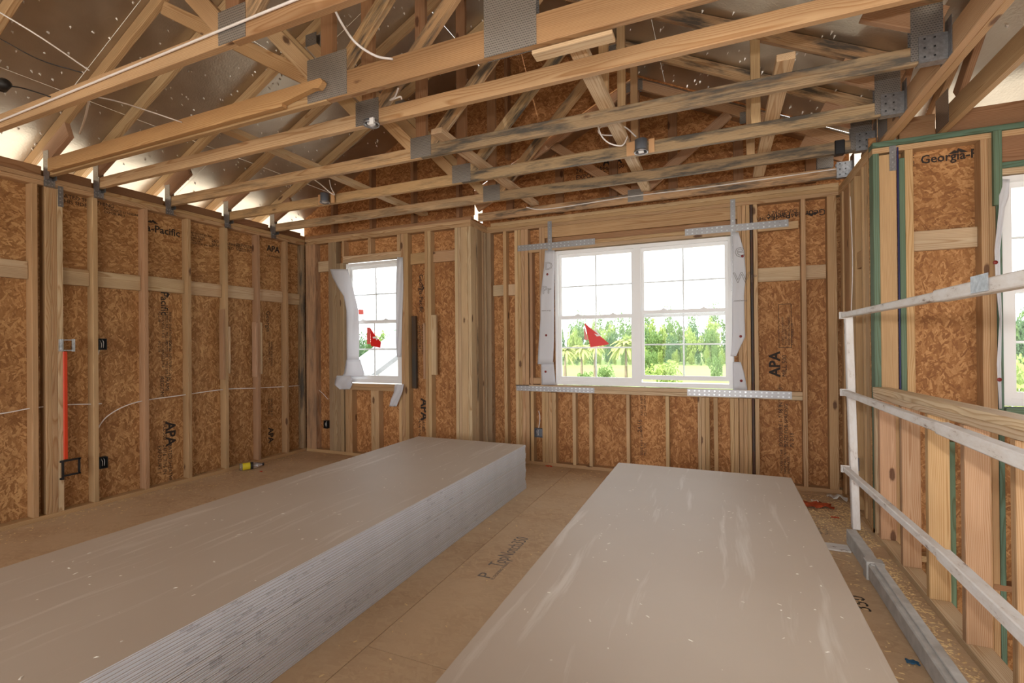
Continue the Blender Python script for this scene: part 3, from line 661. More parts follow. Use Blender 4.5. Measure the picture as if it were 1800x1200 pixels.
# gable walls
wg = struct('wall_gable', (-2, YG, ZP)); yq = YG - .012
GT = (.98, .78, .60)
def gab(pts): poly('sheathing_panel', wg, [(x, yq, z) for x, z in pts], .011, (0, 1, 0), OSB, GT, (1, 0, 0))
gab([(-5.1, 2.84), (-3.88, 2.84), (-3.88, zl(-3.88)), (-5.1, zl(-5.1))]); gab([(-3.88, 2.84), (xj, 2.84), (xj, zl(xj)), (-3.88, zl(-3.88))])
gab([(xj, 3.125), (XRID, zb1(XRID)), (XRID, zl(XRID)), (xj, zl(xj))]); gab([(XRID, zb1(XRID)), (XBR, zb1(XBR)), (.35, zb2(.35)), (.35, zr_(.35)), (XRID, zl(XRID))])
gab([(.35, zb2(.35)), (1.06, 3.125), (1.06, 3.13), (.35, zr_(.35))])
yq2 = YR + DP
for pts in ([(xj - .1, 2.84), (XBR, 2.84), (XBR, zb1(XBR)), (xj - .1, zb1(xj - .1))], [(XBR, 2.84), (1.1, 2.84), (1.1, zb2(1.1)), (XBR, zb1(XBR))]):
    poly('sheathing_panel', wg, [(x, yq2, z) for x, z in pts], .011, (0, 1, 0), OSB, GT, (1, 0, 0))
for k in range(9):
    xg = -4.55 + .61 * k
    if xg < xj - .05: lbox('gable_stud', wg, xg, xg + S, YG - .10, YG - .013, ZP + .04, zl(xg) - .08, tint=RED)
    elif xg < XRID: lbox('gable_stud', wg, xg, xg + S, YG - .10, YG - .013, zb1(xg) + .05, zl(xg) - .08, tint=RED)
for k in range(6):
    xg = -2.3 + .61 * k; lbox('gable_stud', wg, xg, xg + DP, YR + .045, YR + DP - .002, ZP + .08, min(zb1(xg), zb2(xg + DP)) - .06, tint=RED)
lbox('gable_plate', wg, -5.0, xj, YB + .01, YB + DP - .01, ZP + .001, ZP + S, tint=RED)
stampy(wg, 'APA', 1060, 291, .11, yq2 - .0015, X, Z, bold=.03); stampy(wg, 'MILL 500', 1060, 300, .06, yq2 - .0015, X, Z); stampy(wg, '24/16 7/16\nEXPOSURE 1', 1012, 305, .07, yq2 - .0015, X, Z)

# ================================================================== WINDOWS (structure)
def dh_unit(root, x0, x1, z0, z1, yi, zm, raise_=0.):
    g = .036; d = .07
    # sashes: upper sash sits outside, lower sash inside
    for nm, a0, a1, ya, up in (('upper_sash', zm - .02, z1 - g, yi + .042, 0), ('lower_sash', z0 + .045, zm + .022, yi + .010, raise_)):
        a0 += up; a1 += up if up else 0
        sx0, sx1 = x0 + g, x1 - g; r = .03
        rb_ = .045 if nm == 'lower_sash' else .04
        sash = solid(nm, root, [(sx0, sx0 + r, ya, ya + .026, a0, a1), (sx1 - r, sx1, ya, ya + .026, a0, a1), (sx0 + r, sx1 - r, ya, ya + .026, a0, a0 + rb_), (sx0 + r, sx1 - r, ya, ya + .026, a1 - .035, a1)], WHITEV)
        solid('pane', sash, [(sx0 + r - .003, sx1 - r + .003, ya + .011, ya + .015, a0 + rb_ - .003, a1 - .032)], GLASS)
        xm = (sx0 + sx1) / 2; zc = (a0 + rb_ + a1 - .035) / 2
        solid('muntin', sash, [(xm - .008, xm + .008, ya + .0155, ya + .0215, a0 + rb_, a1 - .035)], WHITEV)
        solid('muntin', sash, [(sx0 + r, sx1 - r, ya + .016, ya + .022, zc - .008, zc + .008)], WHITEV)
        if nm == 'lower_sash':
            for k in (.27, .73):
                xl = sx0 + (sx1 - sx0) * k; solid('sash_lock', sash, [(xl - .03, xl + .03, ya + .004, ya + .024, a1, a1 + .008), (xl - .012, xl + .012, ya + .004, ya + .02, a1 + .008, a1 + .018)], WHITEV)
def window(name, x0, x1, z0, z1, yi, zm, mull=None, raised=(0, 0)):
    root = struct(name, ((x0 + x1) / 2, yi, z0)); g = .036; d = .085
    bx = [(x0, x0 + g, yi, yi + d, z0, z1), (x1 - g, x1, yi, yi + d, z0, z1), (x0 + g, x1 - g, yi, yi + d, z1 - g, z1), (x0 + g, x1 - g, yi, yi + d, z0, z0 + .045), (x0 - .012, x0, yi + .05, yi + d + .01, z0 - .012, z1 + .012), (x1, x1 + .012, yi + .05, yi + d + .01, z0 - .012, z1 + .012)]
    solid('frame', root, bx, WHITEV)
    if mull is None: dh_unit(root, x0, x1, z0, z1, yi, zm)
    else:
        solid('mullion', root, [(mull - .036, mull + .036, yi - .004, yi + d, z0 + .045, z1 - g)], WHITEV)
        dh_unit(root, x0, mull + .0, z0, z1, yi, zm, raised[0]); dh_unit(root, mull - .0, x1, z0, z1, yi, zm, raised[1])
    return root
window('window_1', -4.335, -3.495, .915, 2.405, YB + .03, 1.665)
window('window_2', -1.700, .118, .918, 2.415, YR + .03, 1.665, -.793, (0, .03))
window('window_3', 1.70, 2.615, .950, 2.445, YS + .03, 1.70)

# red film pennants stuck on the glass
def film(name, pts, y, m=REDF, parent=None, label=None, cat=None):
    P = [ony(u, v, y) for u, v in pts]; o = poly(name, parent, P, .0012, (0, 1, 0), m)
    if label: setp(o, label, cat)
    return o
t = empty('warning_film', ony(1040, 610, YR + .035), label='red triangular warning film stuck on the double window', cat='sticker')
film('film_flag', [(1027, 567), (1071, 604), (1066, 606), (1038, 610)], YR + .034, REDF, t)
film('film_tab', [(1026.5, 572), (1034, 597), (1027, 597)], YR + .036, plain('pale_red_film', srgb(232, 140, 134), .5), t)
film('printed_mark', [(1043, 580), (1047, 579), (1055, 588), (1056, 590), (1049, 591), (1044.5, 586), (1052, 588.5)], YR + .0332, INKW, t)
t = empty('warning_film', ony(655, 610, YB + .035), label='folded red warning film stuck on the single window', cat='sticker')
film('film_flag', [(651, 576), (659, 589), (669.5, 601), (668.4, 611), (652, 607.5)], YB + .034, REDF, t)
film('film_tab', [(645, 575), (651, 576), (651.5, 604.5), (645, 604.5)], YB + .036, plain('pale_red_film', srgb(232, 100, 92), .5), t)
film('printed_mark', [(655, 592), (661, 591), (664, 596), (662, 598), (660, 594.5), (656, 595)], YB + .0332, INKW, t)
film('warning_film', [(630, 543.5), (638.8, 544), (639, 552.5), (630.6, 552.5)], YB + .036, plain('coral_film', srgb(236, 104, 90), .5), None, 'small coral square of film beside the torn wrap on the single window', 'sticker')

# ================================================================== ROOF TRUSSES
def zc_l(x): return 3.068 + .5 * (x + 5)
def zc_r(x): return 3.068 + .5 * (1.06 - x)
def nplate(parent, x, y, z, wx, wz, name='nail_plate', both=True):
    M = axes((x, y - .0012, z), X, Z)
    o = link(name, boxmesh(wx, wz, .0016, 0, PLATE), parent, M)
    if both: link(name, boxmesh(wx, wz, .0016, 0, PLATE), parent, axes((x, y + S + .0012, z), X, Z))
    return o
def truss(name, y, label, bc=.089, tint=None, mold=False, verts=(), shallow=False, left=-4.985, plates=True, mold_right=False, bigplate=False):
    r = empty(name, (XRID, y, ZP), label=label, cat='roof truss', group='roof trusses spanning the room')
    ym = y + S / 2; tt = tint or TINTS; m = MOLD if mold else WOOD
    zc = ZP + .0005 + bc / 2
    xs_ = -2.03
    beam('bottom_chord', r, (left, ym, zc), (xs_ - .001, ym, zc), Z, bc, S, LMOLD if mold_right else m, TINTS); beam('bottom_chord', r, (xs_ + .001, ym, zc), (1.035, ym, zc), Z, bc, S, m, GREYW if mold_right else tt)
    beam('top_chord', r, (-5.64, ym, zc_l(-5.64)), (XRID - .004, ym, zc_l(XRID - .004)), Z, .089, S, WOOD, TINTS)
    beam('top_chord', r, (XRID + .004, ym, zc_r(XRID + .004)), (1.04, ym, zc_r(1.04)), Z, .089, S, MOLD, TINTS)
    beam('heel_wedge', r, (-5.02, ym, 2.936), (-4.69, ym, 3.10), Z, .135, S * .98, WOOD, PINK); beam('heel_wedge', r, (1.03, ym, 2.966), (.72, ym, 3.120), Z, .135, S * .98, WOOD, PINK)
    zt = ZP + bc
    beam('heel_post', r, (1.012, ym, zt + .001), (1.012, ym, 3.02), X, .05, S * .97, WOOD, RED)
    beam('web', r, (xs_, ym, zt + .001), (xs_, ym, 4.50), X, .089, S * .96, WOOD, RED)
    beam('web', r, (-1.95, ym, zt + .005), (-.90, ym, zt + .005 + 1.06), (1, 0, -1), .089, S * .95, MOLD, TINTS)
    beam('web', r, (-2.11, ym, zt + .005), (-3.12, ym, zt + .005 + 1.04), (1, 0, 1), .089, S * .95, WOOD, TINTS)
    if shallow: beam('web', r, (-2.17, ym + .001, zt + .02), (-3.5, ym + .001, zt + .02 + .79), (.5, 0, 1), .089, S * .9, WOOD, TINTS)
    for xv in verts: beam('web', r, (xv, ym, zt + .001), (xv, ym, zc_r(xv) - .05), X, .06, S * .9, WOOD, TINTS)
    if plates:
        if bigplate: nplate(r, -2.03, y, 2.905, .29, .25); nplate(r, -.90, y, 2.915, .27, .29)
        else: nplate(r, xs_, y, 2.853, .18, .155)
        nplate(r, -4.99, y, 2.87, .075, .22); nplate(r, .965, y, 2.92, .13, .27)
        nplate(r, XRID, y, 4.50, .2, .15); nplate(r, -.87, y, 3.95, .12, .1); nplate(r, -3.10, y, 3.93, .12, .1)
    return r
YT = [1.52, 2.10, 2.44, 3.035, 3.65, 4.25]
truss('roof_truss', .91, 'roof truss overhead in front of the truss with the stapled cable', tint=TINTS)
T0 = truss('roof_truss', YT[0], 'roof truss with a white cable stapled along its bottom chord', tint=[srgb(176, 136, 90), srgb(168, 128, 84)])
T1 = truss('girder_truss', YT[1], 'heavy roof truss with broken scab board and two big toothed plates', bc=.14, shallow=True, bigplate=True, tint=[srgb(176, 136, 90), srgb(168, 128, 84)])
T2 = truss('roof_truss', YT[2], 'roof truss with a round recessed light ring at its centre plate', tint=[srgb(188, 148, 102)])
T3 = truss('roof_truss', YT[3], 'roof truss with loose cable loops hung beside it and no light fitting', verts=(-.66,), tint=TINTS, mold_right=True, mold=True)
T4 = truss('roof_truss', YT[4], 'blackened roof truss carrying two grey light boxes', verts=(-.66, .24), mold=True, tint=GREYW, mold_right=True)
T5 = truss('roof_truss', YT[5], 'stained roof truss with black tape wrapped near its girder end', verts=(-.66, .24), mold=True, tint=GREYW, mold_right=True)
# broken scab board in front of the girder truss
def scab():
    L = 2.84; h = .10; V2 = [(-L / 2, -h / 2), (L / 2 - .30, -h / 2), (L / 2 - .30, -h / 2 + .018), (L / 2 - .06, .004), (L / 2 - .02, -.004), (L / 2, .012), (L / 2 + .01, .03), (L / 2 - .005, h / 2), (-L / 2, h / 2)]
    n = len(V2); V = [(x, y, -.017) for x, y in V2] + [(x, y, .017) for x, y in V2]
    Fc = [list(range(n))[::-1], [n + i for i in range(n)]] + [[i, (i + 1) % n, n + (i + 1) % n, n + i] for i in range(n)]
    me = bpy.data.meshes.new('scab_board'); me.from_pydata(V, [], Fc); me.materials.append(WOOD)
    o = link('scab_board', me, T1, axes((-3.455, YT[1] - .0215, ZP + .062), X, Z)); o.color = TINTS[2]; return o
scab()
o = beam('packing_board', None, (-.80, YT[1] + .06, ZP + .004), (-.42, YT[1] + .06, ZP + .004), Y, .07, .02, None, PALE); o.location.z -= .02; setp(o, 'short pale packing board tacked under the heavy roof truss', 'board')

# small truss over the bay
t = empty('bay_truss', (XBR, 4.90, ZP), label='small roof truss of the bay standing in front of its gable', cat='roof truss')
ym = 4.90
beam('bottom_chord', t, (xj + .03, ym, ZP + .0455), (1.03, ym, ZP + .0455), Z, .089, S, MOLD, TINTS)
zb = lambda x: 3.068 + .5 * (x - xj)
beam('top_chord', t, (xj - .3, ym, zb(xj - .3)), (XBR - .003, ym, zb(XBR - .003)), Z, .089, S, WOOD, PINK); beam('top_chord', t, (XBR + .003, ym, zb(XBR)), (1.03, ym, 3.068), Z, .089, S, WOOD, PINK)
beam('heel_wedge', t, (xj + .0, ym, 2.945), (xj + .35, ym, 3.12), Z, .135, S * .98, WOOD, PINK); beam('heel_wedge', t, (1.0, ym, 2.965), (.68, ym, 3.125), Z, .135, S * .98, WOOD, PINK)
beam('web', t, (XBR, ym, ZP + .092), (XBR, ym, zb(XBR) - .05), X, .089, S * .96, WOOD, RED)
for s in (-1, 1): beam('web', t, (XBR + s * .06, ym, ZP + .095), (XBR + s * .85, ym, ZP + .095 + .62), (s, 0, -1), .089, S * .95, WOOD, PINK)
nplate(t, XBR, ym - S / 2, zb(XBR) - .03, .16, .11); nplate(t, XBR, ym - S / 2, ZP + .07, .15, .12); nplate(t, .25, ym - S / 2, 3.43, .12, .09); nplate(t, .85, ym - S / 2, 2.93, .12, .12)

# girder and jack chords over the stairwell (running towards the stair wall)
def jack(name, x, wply, label):
    r = empty(name, (x, 1, ZP), label=label, cat='roof truss', group=None)
    for k in range(wply):
        xx = x + k * .0385
        lbox('bottom_chord', r, xx, xx + S, -3.5, YS + .05, ZP + .0005, ZP + .14, tint=TINTS)
        beam('top_chord', r, (xx + S / 2, YS + .5, zs(YS + .5) - .052), (xx + S / 2, -.55, zs(-.55) - .052), Z, .089, S, WOOD, TINTS)
    xx = x + .5 * wply * .0385
    for y0, y1, zz in ((3.9, 3.3, .32), (2.7, 3.25, .35), (2.6, 2.0, .62), (1.3, 1.95, .8), (1.2, .6, 1.1)):
        beam('web', r, (xx, y0, ZP + .15), (xx, y1, zs(y1) - .11), Y, .089, S * .95, WOOD, RED)
    beam('heel_post', r, (xx, YS + .02, ZP + .145), (xx, YS + .02, 3.0), Y, .089, S * .95, WOOD, RED)
    M = axes((x - .002, YS - .05, ZP + .13), Y, Z); link('nail_plate', boxmesh(.2, .22, .0016, 0, PLATE), r, M)
    return r
jack('girder_truss', 1.05, 2, 'doubled girder truss carrying the hangers above the half wall')
jack('jack_truss', 1.375, 1, 'single jack truss over the stairwell beside the doubled girder')
jack('jack_truss', 1.985, 1, 'single jack truss over the stair window')

# lateral bracing boards lying across the bottom chords
for x, y0, y1, lab in ((-3.11, 2.25, 4.72, 'flat brace board on the chords above the single window side'), (-1.81, 2.9, 4.87, 'flat brace board on the chords ending beside the bay corner'), (-.645, 2.2, 4.87, 'pale flat brace board on the chords passing the bright rimmed light box'), (.335, 2.9, 4.87, 'pale flat brace board on the chords near the girder truss')):
    o = beam('brace_board', None, (x, y0, ZP + .089 + .0205), (x, y1, ZP + .089 + .0205), X, .089, S, None, PALE); setp(o, lab, 'brace board', 'lateral brace boards')
# eave blocking between the trusses on the left wall
edges = [.95] + YT
for a, b in zip(edges[:-1], edges[1:]):
    o = lbox('eave_block', None, -5.085, -5.050, a + S + .004, b - .004, ZP + .0005, ZP + .089, tint=RED); setp(o, 'reddish eave block set on the left wall plate between trusses', 'block', 'eave blocks')
for y0, y1 in ((4.29, 4.74),):
    o = lbox('eave_block', None, -5.085, -5.050, y0, y1, ZP + .0005, ZP + .089, tint=RED); setp(o, 'reddish eave block set on the left wall plate between trusses', 'block', 'eave blocks')
o = lbox('eave_block', None, 1.17, 1.37, YS + .05, YS + .085, ZP + .0005, ZP + .16, tint=RED); setp(o, 'reddish eave block between girder and jack truss on the stair wall', 'block', 'stair eave blocks')
o = lbox('eave_block', None, 1.417, 1.98, YS + .05, YS + .085, ZP + .0005, ZP + .16, tint=RED); setp(o, 'reddish eave block between the two jack trusses on the stair wall', 'block', 'stair eave blocks')

# galvanised ties where trusses meet the left plate
for i, y in enumerate(YT[1:]):
    t = empty('truss_tie', (-4.999, y, 2.72), label='galvanised steel tie fixing a truss to the left wall plate', cat='truss tie', group='truss ties on the left wall plate')
    solid('saddle', t, [(-4.9985, -4.9965, y - .012, y + .062, 2.69, ZP - .001), (-4.998, -4.93, y - .0060, y - .0044, ZP - .03, ZP + .085), (-4.998, -4.93, y + S + .0044, y + S + .0060, ZP - .03, ZP + .085), (-4.998, -4.955, y - .012, y + .062, 2.688, 2.690)], GALV)
    for k in range(6): solid('nail_head', t, [(-4.9965, -4.994, y - .002 + (k % 3) * .02, y + .006 + (k % 3) * .02, 2.705 + (k // 3) * .03, 2.713 + (k // 3) * .03)], STRAP)
t = empty('post_strap', (-4.999, 2.19, 2.6), label='vertical steel strap nailed at the top of the built-up stud post', cat='metal strap')
solid('strap_band', t, [(-4.9985, -4.9965, 2.178, 2.215, 2.55, 2.72)], GALV)
for k in range(5): solid('nail_head', t, [(-4.9965, -4.994, 2.19, 2.199, 2.565 + k * .032, 2.574 + k * .032)], STRAP)
# joist hangers on the girder
for i, y in enumerate(YT[2:] + [4.88]):
    t = empty('joist_hanger', (1.045, y, ZP), label='galvanised hanger holding a truss end to the doubled girder', cat='joist hanger', group='joist hangers on the girder')
    h = .13
    solid('hanger_seat', t, [(.93, 1.0465, y - .0075, y - .0055, ZP - .003, ZP + h), (.93, 1.0465, y + S + .0055, y + S + .0075, ZP - .003, ZP + h), (.93, 1.0465, y - .0075, y + S + .0075, ZP - .0035, ZP - .0015), (1.0455, 1.0475, y - .05, y + S + .05, ZP, ZP + h + .06)], GALV)
    for k in range(6): solid('nail_head', t, [(.95 + (k % 2) * .04, .958 + (k % 2) * .04, y - .010, y - .0075, ZP + .02 + (k // 2) * .045, ZP + .028 + (k // 2) * .045)], BLACKP)

# ================================================================== DRYWALL STACKS
SW, SL, ST = 1.219, 3.658, .0127
def sheet_mesh():
    bm = bmesh.new(); bmesh.ops.create_cube(bm, size=1); bmesh.ops.scale(bm, vec=(SW, SL, ST), verts=bm.verts)
    bmesh.ops.bevel(bm, geom=[e for e in bm.edges if abs((e.verts[0].co - e.verts[1].co).y) > 1], offset=.0038, segments=2, affect='EDGES')
    me = bpy.data.meshes.new('drywall_sheet')
    for f in bm.faces: f.material_index = 0 if abs(f.normal.z) > .9 else (2 if abs(f.normal.y) > .9 else 1)
    bm.to_mesh(me); bm.free()
    for m in (DRYF, DRYE, GYPS): me.materials.append(m)
    return me
SM = sheet_mesh()
NSH = 32; PIT_ = .0130
def stack(xc, yc, which, grp, rot):
    top = None
    for k in range(NSH):
        dx, dy = (ru(-.003, .003), ru(-.010, .010)) if k < NSH - 1 else (0, 0)
        if k % 2 == 1 and k < NSH - 1: dx, dy = pdx + ru(-.001, .001), pdy
        pdx, pdy = dx, dy
        o = link('drywall_sheet', SM, None, Matrix.Translation((xc + dx, yc + dy, .0065 + k * PIT_)) @ Matrix.Rotation(rot, 4, 'Z'))
        setp(o, ('topmost drywall sheet of ' + which) if k == NSH - 1 else ('lower drywall sheet of ' + which), 'drywall sheet', grp)
        yield k, o
for k, o in stack(-2.321, 4.285 - SL / 2, 'the stack whose ribbed white side faces the room', 'drywall sheets in the stack showing its side', .0):
    if k > 2:
        yy = ru(.95, 1.75) if k > 8 else ru(1.3, 1.9)
        xe = o.matrix_world.translation.x + SW / 2 + .0005
        for q in range(3):
            tx = text('edge_print', o, ('000/A1-28A', '7M', 'A1:BA')[q], .0095, (xe, yy + (0, .13, .19)[q], .0065 + k * PIT_ - .0034), Y, Z, INKL)
        if k % 3 == 0:
            for q in range(2): text('edge_print', o, ('000/A1-28A', 'A1:BA')[q], .0095, (xe, yy + 1.5 + (0, .16)[q], .0065 + k * PIT_ - .0034), Y, Z, INKL)
for k, o in stack(-.152, 3.925 - SL / 2, 'the stack beside the guard rail', 'drywall sheets in the stack by the guard rail', 0.): pass

# ================================================================== GUARD RAIL
g = empty('guard_rail', (.80, 3.9, 0), label='white chipped telescoping guard rail with post, three rails and grey toe board', cat='guard rail')
XG = .81
beam('post', g, (.842, 3.955, .098), (.812, 3.955, 1.575), X, .046, .046, RAILM, bev=.004)
for zf, zn, nm in ((1.557, 1.553, 'top_rail'), (1.030, 1.047, 'middle_rail'), (.508, .562, 'bottom_rail')):
    def zz(y): return zf + (zn - zf) * min(1, (3.9 - y) / 1.6)
    rail = beam(nm, g, (XG - .028, 3.965, zz(3.95)), (XG - .028, 2.20, zz(2.2)), Z, .036, .036, RAILM, bev=.004)
    beam('rail_sleeve', rail, (XG - .028, 2.36, zz(2.36)), (XG - .028, .3, zz(.3)), Z, .046, .046, RAILM, bev=.004)
    solid('rail_clamp', rail, [(XG - .055, XG - .005, 3.928, 3.932, zf - .024, zf + .024), (XG - .052, XG - .048, 3.90, 3.955, zf - .02, zf + .02)], RAILM)
toe = beam('toe_board', g, (XG - .0, 3.93, .052), (XG - .0, 3.35, .052), Z, .10, .058, TOEM, bev=.004)
beam('toe_sleeve', toe, (XG + .0, 3.40, .052), (XG + .0, .3, .052), Z, .088, .07, TOEM, bev=.006)
beam('toe_ridge', toe, (XG + .012, 3.39, .101), (XG + .012, .3, .101), X, .04, .010, TOEM, bev=.003)
beam('toe_collar', toe, (XG, 3.44, .054), (XG, 3.37, .054), Z, .106, .09, TOEM, bev=.003)
solid('base_plate', g, [(.60, .775, 3.76, 3.87, .0, .012), (.83, .90, 3.78, 3.87, 0, .012)], RAILM, bev=.002)
solid('near_post', g, [(.745, .80, .26, .31, .105, 1.60)], RAILM)
t = solid('rail_bracket', g, [(XG - .056, XG - .054, 1.93, 2.04, 1.535, 1.59)], GALV)

# ================================================================== METAL STRAPS ON THE BAY WALL
def strap(label, x0, x1, z0, z1, rows=2, dy=.003, vert=False):
    t = empty('steel_strap', ((x0 + x1) / 2, YR - dy, (z0 + z1) / 2), label=label, cat='metal strap', group='steel straps around the double window')
    solid('strap_band', t, [(x0, x1, YR - dy - .0015, YR - dy, z0, z1)], BAND)
    L = (z1 - z0) if vert else (x1 - x0); n = int(L / .045); bx = []
    for i in range(n):
        for r in range(rows):
            a = (i + .5) / n; b = (r + .5) / rows
            cx, cz = (x0 + (x1 - x0) * b, z0 + (z1 - z0) * a) if vert else (x0 + (x1 - x0) * a, z0 + (z1 - z0) * b)
            cx += ru(-.004, .004)
            bx.append((cx - .007, cx + .007, YR - dy - .006, YR - dy - .001, cz - .006, cz + .006))
    solid('nail_heads', t, bx, STRAP)['kind'] = 'stuff'
strap('horizontal steel strap crossing the double window\'s upper corner beside the torn printed wrap strip', -2.138, -1.23, 2.448, 2.515)
strap('horizontal steel strap on the header meeting the blocked framing right of the double window', -.311, .602, 2.452, 2.520)
strap('short vertical strap running down the corner of the white wrap nearest the single window', -1.768, -1.72, 1.86, 2.755, 1, .0065, True)
strap('bright vertical steel strap running down over the wrap printed with big letters', .108, .152, 1.875, 2.765, 1, .0065, True)
strap('horizontal steel strap on the sill plate above the metal outlet box', -2.169, -1.252, .838, .896)
strap('bright horizontal steel strap on the sill plate next to the stamped sheathing bay', -.305, .614, .842, .912)
t = empty('steel_strap', (1.12, YS - .003, 2.6), label='short vertical strap on the stair wall under the green top plate', cat='metal strap')
solid('strap_band', t, [(1.098, 1.137, YS - .0035, YS - .0015, 2.56, 2.80)], GALV)
for k in range(4): solid('nail_head', t, [(1.112, 1.120, YS - .006, YS - .0035, 2.58 + k * .035, 2.588 + k * .035)], STRAP)

# ================================================================== HOUSE WRAP
def cloth(name, rows, yb, label, amp=.012, nx=8, group=None, marks=None, fn=None):
    # rows: (v, u_left, u_right, y offset); sheet hangs on the wall plane with ripples
    V = []; Fc = []; R = []
    for i in range(len(rows) - 1):
        a, b = rows[i], rows[i + 1]
        for k in range(4): R.append([a[j] + (b[j] - a[j]) * k / 4 for j in range(4)])
    R.append(list(rows[-1]))
    for i, (v, u0, u1, off) in enumerate(R):
        for k in range(nx + 1):
            u = u0 + (u1 - u0) * k / nx; yy = yb + off + amp * math.sin(k * 1.3 + i * .5) * (.3 + .7 * abs(math.sin(i * .37 + 1)))
            V.append(ony(u, v, yy))
    for i in range(len(R) - 1):
        for k in range(nx):
            a = i * (nx + 1) + k; Fc.append([a, a + 1, a + nx + 2, a + nx + 1])
    c = sum(V, Vector()) / len(V); me = bpy.data.meshes.new(name); me.from_pydata([tuple(p - c) for p in V], [], Fc); me.materials.append(WRAP)
    for p in me.polygons: p.use_smooth = True
    o = link(name, me, None, Matrix.Translation(c)); setp(o, label, 'house wrap', group)
    md = o.modifiers.new('thick', 'SOLIDIFY'); md.thickness = .0012
    return o
W1 = cloth('house_wrap', [(473, 580, 611, -.03), (488, 585, 616, -.035), (505, 594, 620, -.03), (520, 604, 624, -.012), (545, 609, 630, -.006), (590, 609.5, 632, -.006), (632, 609.5, 631, -.006)], YB - .01, 'torn wrap flap folded out at the top corner of the single window', .006)
W2 = cloth('house_wrap', [(632, 609, 633, -.002), (655, 605, 640, -.004), (662, 601, 640, -.006)], YB - .012, 'loose wrap gather below the folded flap on the single window', .006)
W3 = cloth('house_wrap', [(660, 592, 617, -.02), (668, 589, 620, -.03), (676, 588, 619, -.028), (684, 597, 615, -.02)], YB - .02, 'crumpled wrap end bunched on the sill of the single window', .015)
W4 = cloth('house_wrap', [(452, 698, 708, -.004), (500, 696, 709, -.006), (560, 696, 707, -.006), (600, 696, 706, -.006), (627, 698, 704, -.006)], YB - .006, 'long wrap strip hanging beside the single window next to the stud pair', .004)
W5 = cloth('house_wrap', [(675, 694, 710, -.02), (690, 692, 707, -.03), (702, 687, 702, -.03), (714, 684, 697, -.025)], YB - .02, 'crumpled wrap tail dangling under the single window sill', .012)
W6 = cloth('house_wrap', [(440, 958, 975, -.008), (470, 956, 975, -.01), (520, 950, 974, -.012), (560, 950, 974, -.012), (600, 947, 974, -.014), (640, 945, 972, -.016)], YR - .012, 'white wrap strip with outlined letters beside the strap of the double window', .004)
W7 = cloth('house_wrap', [(636, 951, 973, -.002), (676, 952, 977, -.003)], YR - .003, 'short wrap piece under the long printed strip at the double window sill', .002)
W8 = cloth('house_wrap', [(408, 1288, 1298, -.008), (440, 1288, 1308, -.01), (480, 1288, 1311, -.012), (520, 1287, 1308, -.012), (560, 1287, 1309, -.012), (592, 1287, 1310, -.012), (608, 1286, 1302, -.012), (626, 1284, 1294, -.02)], YR - .012, 'white wrap strip with a big letter e beside the double window', .003)
W9 = cloth('house_wrap', [(636, 1288, 1302, -.006), (655, 1288, 1308, -.006), (685, 1289, 1314, -.006)], YR - .006, 'short wrap piece with one red cap above the bright sill strap', .003)
W10 = cloth('house_wrap', [(315, 1757, 1775, -.01), (345, 1756, 1773, -.02), (365, 1756, 1766, -.02), (440, 1748, 1758, -.012), (500, 1750, 1759, -.012), (560, 1757, 1761, -.012), (640, 1752, 1760, -.012), (718, 1756, 1761, -.01)], YS - .012, 'narrow wrap strip hanging beside the stair window', .004)
def wtext(o, body, u, v, yy, size, bold=0., m=INKG, x=X, y=Z, ol=0):
    p = ony(u, v, yy); return text('printed_lettering', o, body, size, p, x, y, m, bold, outline=ol)
yw = YR - .030
wtext(W8, 'e', 1291, 452, yw, .20, ol=.0016); wtext(W8, 'Wr', 1289, 497, yw, .14, ol=.0016); wtext(W8, '.com/wrap', 1289, 530, yw, .028)
wtext(W6, 'D', 958, 474, yw, .12, ol=.0014); wtext(W6, 'Pr', 953, 516, yw, .12, ol=.0014); wtext(W6, 'www.wrap', 952, 547, yw, .025)
for u, v, y, o in ((1305, 450, yw, W8), (1302, 591, yw, W8), (1303, 669, YR - .018, W9), (962, 482, yw, W6), (960, 589, yw - .002, W6), (959, 653, YR - .012, W7), (1750, 461, YS - .035, W10), (1757, 667, YS - .030, W10)):
    p = ony(u, v, y); lathe('nail_cap', o, [(0, .004), (.010, .003), (.013, 0)], plain('red_cap', srgb(120, 30, 26), .5), Matrix.Translation(p) @ Matrix.Rotation(math.radians(90), 4, 'X'), 12)

# ================================================================== ELECTRICAL
# left wall: steel bracket, orange conduit, black mounting ring
t = empty('box_bracket', (-4.99, 2.2, 1.4), label='bright steel box bracket on the built-up post above the orange conduit', cat='bracket')
solid('bracket_plate', t, [(-4.998, -4.994, 2.176, 2.2085, 1.355, 1.455), (-4.998, -4.975, 2.190, 2.192, 1.355, 1.455), (-4.99, -4.987, 2.2085, 2.262, 1.444, 1.452), (-4.99, -4.987, 2.2085, 2.262, 1.358, 1.366), (-4.995, -4.987, 2.262, 2.284, 1.352, 1.456)], STRAP)
o = lbox('conduit_strip', None, -5.004 + .0065, -4.985, 2.203, 2.231, .46, 1.353, ORANGE, bev=.004); setp(o, 'flat bright orange conduit strip running down the built-up post', 'conduit')
t = empty('mounting_ring', (-4.99, 2.25, .37), label='black rectangular plastic mounting ring below the orange conduit', cat='bracket')
solid('ring_frame', t, [(-4.996, -4.984, 2.190, 2.204, .295, .455), (-4.996, -4.984, 2.300, 2.314, .318, .452), (-4.996, -4.984, 2.204, 2.318, .44, .455), (-4.996, -4.984, 2.204, 2.318, .318, .332)], BLACKP)
for z in (.305, .447): solid('ring_ear', t, [(-4.997, -4.990, 2.178, 2.190, z - .008, z + .008)], BLACKP)
